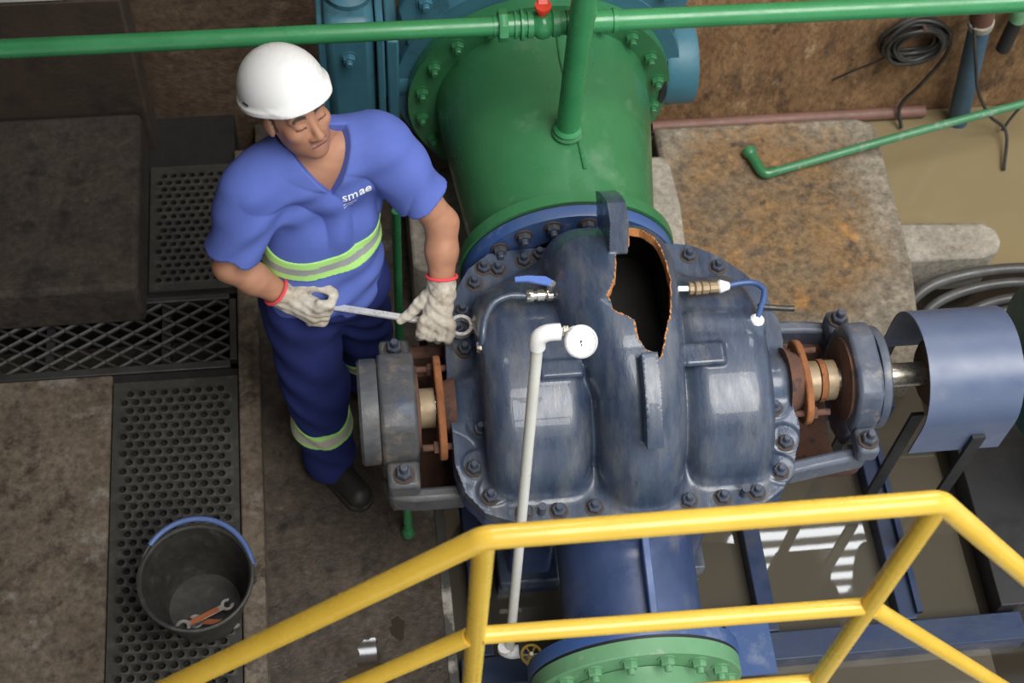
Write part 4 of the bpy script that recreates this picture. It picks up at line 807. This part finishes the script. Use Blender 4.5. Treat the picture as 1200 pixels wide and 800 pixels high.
def body_sdf(P):
    d = head_sdf(P); d = smin(d, capsule(P, NB, (-.132, 2.605, 1.54), .060, .057), .025)
    d = smin(d, torso(P) + .018, .03); d = smin(d, arm_r(P), .03); d = smin(d, arm_l(P), .03)
    for Hd in (RH, LH):
        p = hand_pts(Hd); d = smin(d, capsule(P, p(0, 0, 0), p(.075, .005, 0), .022, .020), .015)
    for a, b, c in LEGS: d = smin(d, smin(capsule(P, a, b, .085, .06), capsule(P, b, c, .055, .040), .02), .04)
    for f0, f1 in (((-.135, 2.34, .045), (-.05, 2.235, .035)), ((.005, 2.665, .045), (.065, 2.555, .035))): d = smin(d, capsule(P, f0, f1, .032, .028), .03)
    return d
def skin_tint(V):
    q = hloc(V); c = np.tile(np.array((.42, .205, .125), np.float32), (len(V), 1)); n = len(V)
    mott = .06 * np.sin(V[:, 0] * 90 + 3 * np.sin(V[:, 2] * 70)) * np.sin(V[:, 1] * 80); c *= (1 + mott)[:, None]
    hd = (q[:, 2] > -.14) & (np.abs(q[:, 0]) < .12) & (np.abs(q[:, 1]) < .14)
    beard = hd & (q[:, 1] > .02) & (q[:, 2] < -.048) & (q[:, 2] > -.125); c[beard] *= np.array((.80, .78, .80), np.float32)
    must = hd & (np.abs(q[:, 0]) < .026) & (q[:, 1] > .07) & (np.abs(q[:, 2] + .059) < .007); c[must] *= .62
    lips = hd & (np.abs(q[:, 0]) < .025) & (q[:, 1] > .078) & (np.abs(q[:, 2] + .0755) < .012); c[lips] = (.36, .165, .12)
    mouth = lips & (np.abs(q[:, 2] + .0752) < .0022); c[mouth] = (.12, .05, .04)
    for s_ in (-1, 1):
        br = hd & (q[:, 1] > .06) & (np.abs(np.abs(q[:, 0]) - .033) < .020) & (np.abs(q[:, 2] - .019 - .006 * (1 - ((np.abs(q[:, 0]) - .033) / .02) ** 2)) < .0055); c[br] = (.05, .032, .024)
        ls = hd & (q[:, 1] > .06) & (np.abs(np.abs(q[:, 0]) - .032) < .015) & (np.abs(q[:, 2] + .009) < .003); c[ls] = (.06, .035, .028)
    hair = hd & (q[:, 2] > -.055) & (q[:, 1] < -.022) ; c[hair] = (.03, .022, .018)
    side = hd & (q[:, 2] > -.03) & (q[:, 1] < .022) & (q[:, 1] > -.03) & (np.abs(q[:, 0]) < .077) ; c[side] = (.06, .038, .028)
    return c
net_obj('body', body_sdf, (-.44, 2.16, -.01), (.34, 2.80, 1.80), .0046, [skin], person, tint=skin_tint, sharp=0)
shirt = net_obj('shirt', shirt_sdf, (-.48, 2.25, .84), (.34, 2.80, 1.55), .0052, [shirtm], person, sharp=0)
ZB = 1.115
def band_h(P): return P[:, 2] - ZB - .03 * (P[:, 0] + .09)
def band_sdf(P):
    d = torso(P) - .007 + wrinkle(P); sh = np.maximum(np.abs(d - .001) - .0035, np.abs(band_h(P)) - .033); r, l = sleeves(P); return sh
net_obj('reflective_band', band_sdf, (-.32, 2.33, 1.03), (.16, 2.76, 1.20), .004, [hiviz, silverb], person, classify=lambda C: (np.abs(band_h(C)) < .0115).astype(np.int32), label='lime and silver reflective band')
def leg_sdf(P, k):
    a, b, c = LEGS[k]; e = (c[0] * 1.0, c[1], .055)
    return smin(capsule(P, a, b, .108, .100 if k == 0 else .095), capsule(P, b, e, .100 if k == 0 else .095, .086), .03)
def wr2(P, a=1.0):
    x, y, z = P[:, 0], P[:, 1], P[:, 2]; return a * (.004 * np.sin(40 * z + 12 * x + 2.5 * np.sin(17 * x + 9 * z)) + .003 * np.sin(58 * (z * .7 + x * .6) + 2 * np.sin(22 * y)))
def trouser_sdf(P):
    d = ellip(P, (-.102, 2.510, .915), (.178, .132, .15), BR); d = smin(d, smin(leg_sdf(P, 0), leg_sdf(P, 1), .02), .05) + wr2(P)
    inner = np.minimum(smin(capsule(P, *LEGS[0][:2], .09, .07), capsule(P, *LEGS[0][1:], .07, .062), .02), smin(capsule(P, *LEGS[1][:2], .09, .07), capsule(P, *LEGS[1][1:], .07, .062), .02))
    d = np.maximum(d, -inner); return np.maximum(np.maximum(d, .055 - P[:, 2]), P[:, 2] - .95)
net_obj('trousers', trouser_sdf, (-.34, 2.20, .03), (.16, 2.82, .99), .0062, [trousm], person, sharp=0)
for k, zc in ((0, .30), (1, .31)):
    def tb(P, k=k, zc=zc): d = leg_sdf(P, k) + wr2(P); return np.maximum(np.abs(d - .0015) - .0035, np.abs(P[:, 2] - zc) - .034)
    a, b, c = LEGS[k]; m = [(b[i] + c[i]) / 2 for i in range(2)]
    net_obj('leg_band', tb, (m[0] - .16, m[1] - .17, zc - .06), (m[0] + .16, m[1] + .17, zc + .06), .0045, [hiviz, M('pale_silver_band', (.55, .50, .44), (.48, .44, .38), 20, .5)], person, classify=lambda C, zc=zc: (np.abs(C[:, 2] - zc) < .017).astype(np.int32), label='lime and silver reflective leg band')
for f0, f1, an in (((-.138, 2.345, .050), (-.045, 2.215, .042), (-.135, 2.342, .15)), ((.002, 2.672, .050), (.075, 2.540, .042), (.005, 2.665, .15))):
    def boot(P, f0=f0, f1=f1, an=an):
        d = smin(capsule(P, f0, f1, .047, .044), capsule(P, f0, an, .046, .052), .03); sole = np.maximum(capsule(P, (f0[0], f0[1], .012), (f1[0], f1[1], .012), .053, .051), np.abs(P[:, 2] - .0125) - .012)
        return np.maximum(np.minimum(d, sole), .0008 - P[:, 2])
    net_obj('boot', boot, (min(f0[0], f1[0]) - .08, min(f0[1], f1[1]) - .08, -.01), (max(f0[0], f1[0]) + .08, max(f0[1], f1[1]) + .08, .22), .006, [leather], person, label='black leather work boot')
# ---- gloves with five separate fingers
def fingers(Hd, kind):
    p = hand_pts(Hd); ch = []
    if kind == 'R':      # half-open fist, thumb uppermost
        for i, (off, ln) in enumerate(((.034, .95), (.012, 1.05), (-.011, 1.0), (-.032, .85))):
            ch.append(([p(.080, -.006, off), p(.104, .014 * ln, off), p(.100, .048 * ln, off), p(.070, .060 * ln, off), p(.052, .044 * ln, off)], (.0145, .0135, .0125, .0118, .0105)))
        ch.append(([p(.020, .010, .030), p(.045, .030, .050), p(.075, .042, .052), p(.096, .046, .046)], (.020, .0165, .0140, .0115)))
    else:                # fist closed over the bar, thumb along it
        for i, (off, ln) in enumerate(((.036, .95), (.013, 1.05), (-.011, 1.0), (-.034, .85))):
            ch.append(([p(.082, -.008, off), p(.116, .004, off), p(.122, .034 * ln, off), p(.098, .050 * ln, off), p(.074, .046 * ln, off)], (.0150, .0140, .0130, .0120, .0110)))
        ch.append(([p(.015, .008, .030), p(.045, .016, .054), p(.072, .022, .072), p(.088, .024, .092)], (.020, .0165, .0140, .0115)))
    return ch
def glove_sdf(Hd, kind, FW):
    p = hand_pts(Hd); ch = fingers(Hd, kind); W = Hd[0]; cf = W - FW * .045
    def fn(P):
        d = smin(capsule(P, p(.005, 0, 0), p(.075, -.002, .022), .034, .024), capsule(P, p(.005, 0, 0), p(.075, -.002, -.020), .034, .023), .025)
        d = smin(d, capsule(P, p(.045, .002, 0), p(.078, .002, 0), .027, .023), .02)
        d = smin(d, np.maximum(capsule(P, tuple(W), tuple(cf - FW * .02), .036, .047), (P - np.array(cf[:], np.float32)) @ np.array((-FW)[:], np.float32)), .02)
        for pts, rs in ch:
            rs = [v * 1.14 for v in rs]; f = capsule(P, pts[0], pts[1], rs[0], rs[1])
            for k in range(1, len(pts) - 1): f = smin(f, capsule(P, pts[k], pts[k + 1], rs[k], rs[k + 1]), .004)
            d = smin(d, f, .0065)
        x, y, z = P[:, 0], P[:, 1], P[:, 2]; d = d + .0012 * np.sin(150 * x + 90 * z) * np.sin(130 * y) + .0009 * np.sin(260 * (z + x * .5))
        return np.maximum(d, -capsule(P, tuple(W), tuple(cf - FW * .03), .026, .040))
    return fn, ch, cf
for Hd, kind, EL in ((RH, 'R', REL), (LH, 'L', LEL)):
    FW = (Hd[0] - Vector(EL)).normalized(); fn, ch, cf = glove_sdf(Hd, kind, FW)
    allp = np.array([q for c in ch for q in c[0]] + [tuple(cf)]); lo = allp.min(0) - .065; hi = allp.max(0) + .065
    gl_ = net_obj('glove', fn, lo, hi, .0030, [glovem], person, label='soiled white cotton work glove', sharp=0)
    u, w, d_ = frame_of(FW); MB().tube([cf + (u * math.cos(t) + w * math.sin(t)) * .0435 for t in np.linspace(0, 2 * math.pi, 33)[:-1]], .0050, 10, closed=True).build('cuff', cuffm, gl_, label='red knitted cuff edge')
# ---- hard hat
def hat_e(q, o=0.0): return ellip(q, (0, -.014, .060), (.112 - o, .136 - o, .118 - o))
def hat_sdf(P):
    q = hloc(P); ct, st_ = math.cos(.10), math.sin(.10); q = np.stack([q[:, 0], q[:, 1] * ct + q[:, 2] * st_, -q[:, 1] * st_ + q[:, 2] * ct], 1); d = hat_e(q);
    rim = np.maximum(np.hypot(q[:, 0] / .117, (q[:, 1] + .014) / .142) - 1, 0) * .12
    br = np.maximum((np.hypot(q[:, 0] / .119, (q[:, 1] + .014) / .143) - 1) * .12, np.abs(q[:, 2] - .055) - .006)
    pk = np.maximum((np.hypot(q[:, 0] / .088, (q[:, 1] - .075) / .068) - 1) * .075, np.abs(q[:, 2] - .055 + (q[:, 1] - .08) * .12) - .0055)
    d = smin(d, smin(br, pk, .01), .014)
    d = np.maximum(d, .046 - q[:, 2]); return np.maximum(d, -np.maximum(hat_e(q, .009), -1e3))
hat = net_obj('hard_hat', hat_sdf, tuple(HC - np.array((.20, .20, .0))), tuple(HC + np.array((.20, .20, .20))), .0038, [white], person, label='white plastic hard hat', sharp=0)
def hp_(a, b, c): return Vector(HC) + HL * a + HF * b + HU * c
for s_ in (-1, 1):
    MB().tube([hp_(s_ * .112, -.022 + k * .012, .072) for k in (-1, 0, 1)], .0028, 8).build('accessory_slot', black, hat)
# ---- printed chest logo
from mathutils.bvhtree import BVHTree
def logo(txt, size, cu, cz, bold=0.0):
    cu_ = bpy.data.curves.new('logo', 'FONT'); cu_.body = txt; cu_.size = size; cu_.offset = bold; o = bpy.data.objects.new('logo_tmp', cu_); COL.objects.link(o)
    dg = bpy.context.evaluated_depsgraph_get(); me = bpy.data.meshes.new_from_object(o.evaluated_get(dg)); bpy.data.objects.remove(o)
    bm = bmesh.new(); bm.from_mesh(me); bmesh.ops.subdivide_edges(bm, edges=[e for e in bm.edges if e.calc_length() > .006], cuts=2); bm.to_mesh(me); bm.free()
    L = root_loc(person); rz = math.radians(2); ok = True
    for v in me.vertices:
        a = cu + v.co.x * math.cos(rz) - v.co.y * math.sin(rz); h = cz + v.co.y * math.cos(rz) + v.co.x * math.sin(rz)
        org = Vector((-.09, 2.60, 0)) + BL * a + BF * .4; org.z = h; hit = BV.ray_cast(org - L, -BF)
        if hit[0] is not None: v.co = hit[0] + BF * .0022
        else: v.co = org - L - BF * .28
    me.materials.clear(); me.materials.append(lightc); r = bpy.data.objects.new('logo_lettering', me); COL.objects.link(r); r.parent = shirt; r['label'] = 'white printed logo lettering'
BV = BVHTree.FromPolygons([v.co for v in shirt.data.vertices], [p.vertices[:] for p in shirt.data.polygons])
logo('sm', .041, .030, 1.330, .0003); logo('ae', .041, .081, 1.332, .0010)
logo('______', .013, .032, 1.318, .0009); logo('____', .013, .032, 1.308, .0009)

# ---- long ring spanner held in both gloves
wr = empty('ring_spanner', (.28, 2.324, .90), 'long chrome ring spanner held in both gloves on a flange bolt', 'spanner')
w0, w1 = Vector((-.125, 2.392, .972)), Vector((.262, 2.326, .912))
dd = (w1 - w0).normalized(); sd_ = dd.cross(Vector((0, 0, 1))).normalized(); uu_ = sd_.cross(dd)
b = MB(); prof = [(-.009, -.005), (.009, -.005), (.011, 0), (.009, .005), (-.009, .005), (-.011, 0)]
b.extrude([w0 + sd_ * x + uu_ * y for x, y in prof], w1 - w0); b.build('shank', chrome, wr)
MB().lathe([(.0255, -.010), (.036, -.010), (.038, 0), (.036, .010), (.0255, .010)], (.292, 2.320, .9105), (0, 0, 1), 30, closed=True).build('ring_end', chrome, wr)
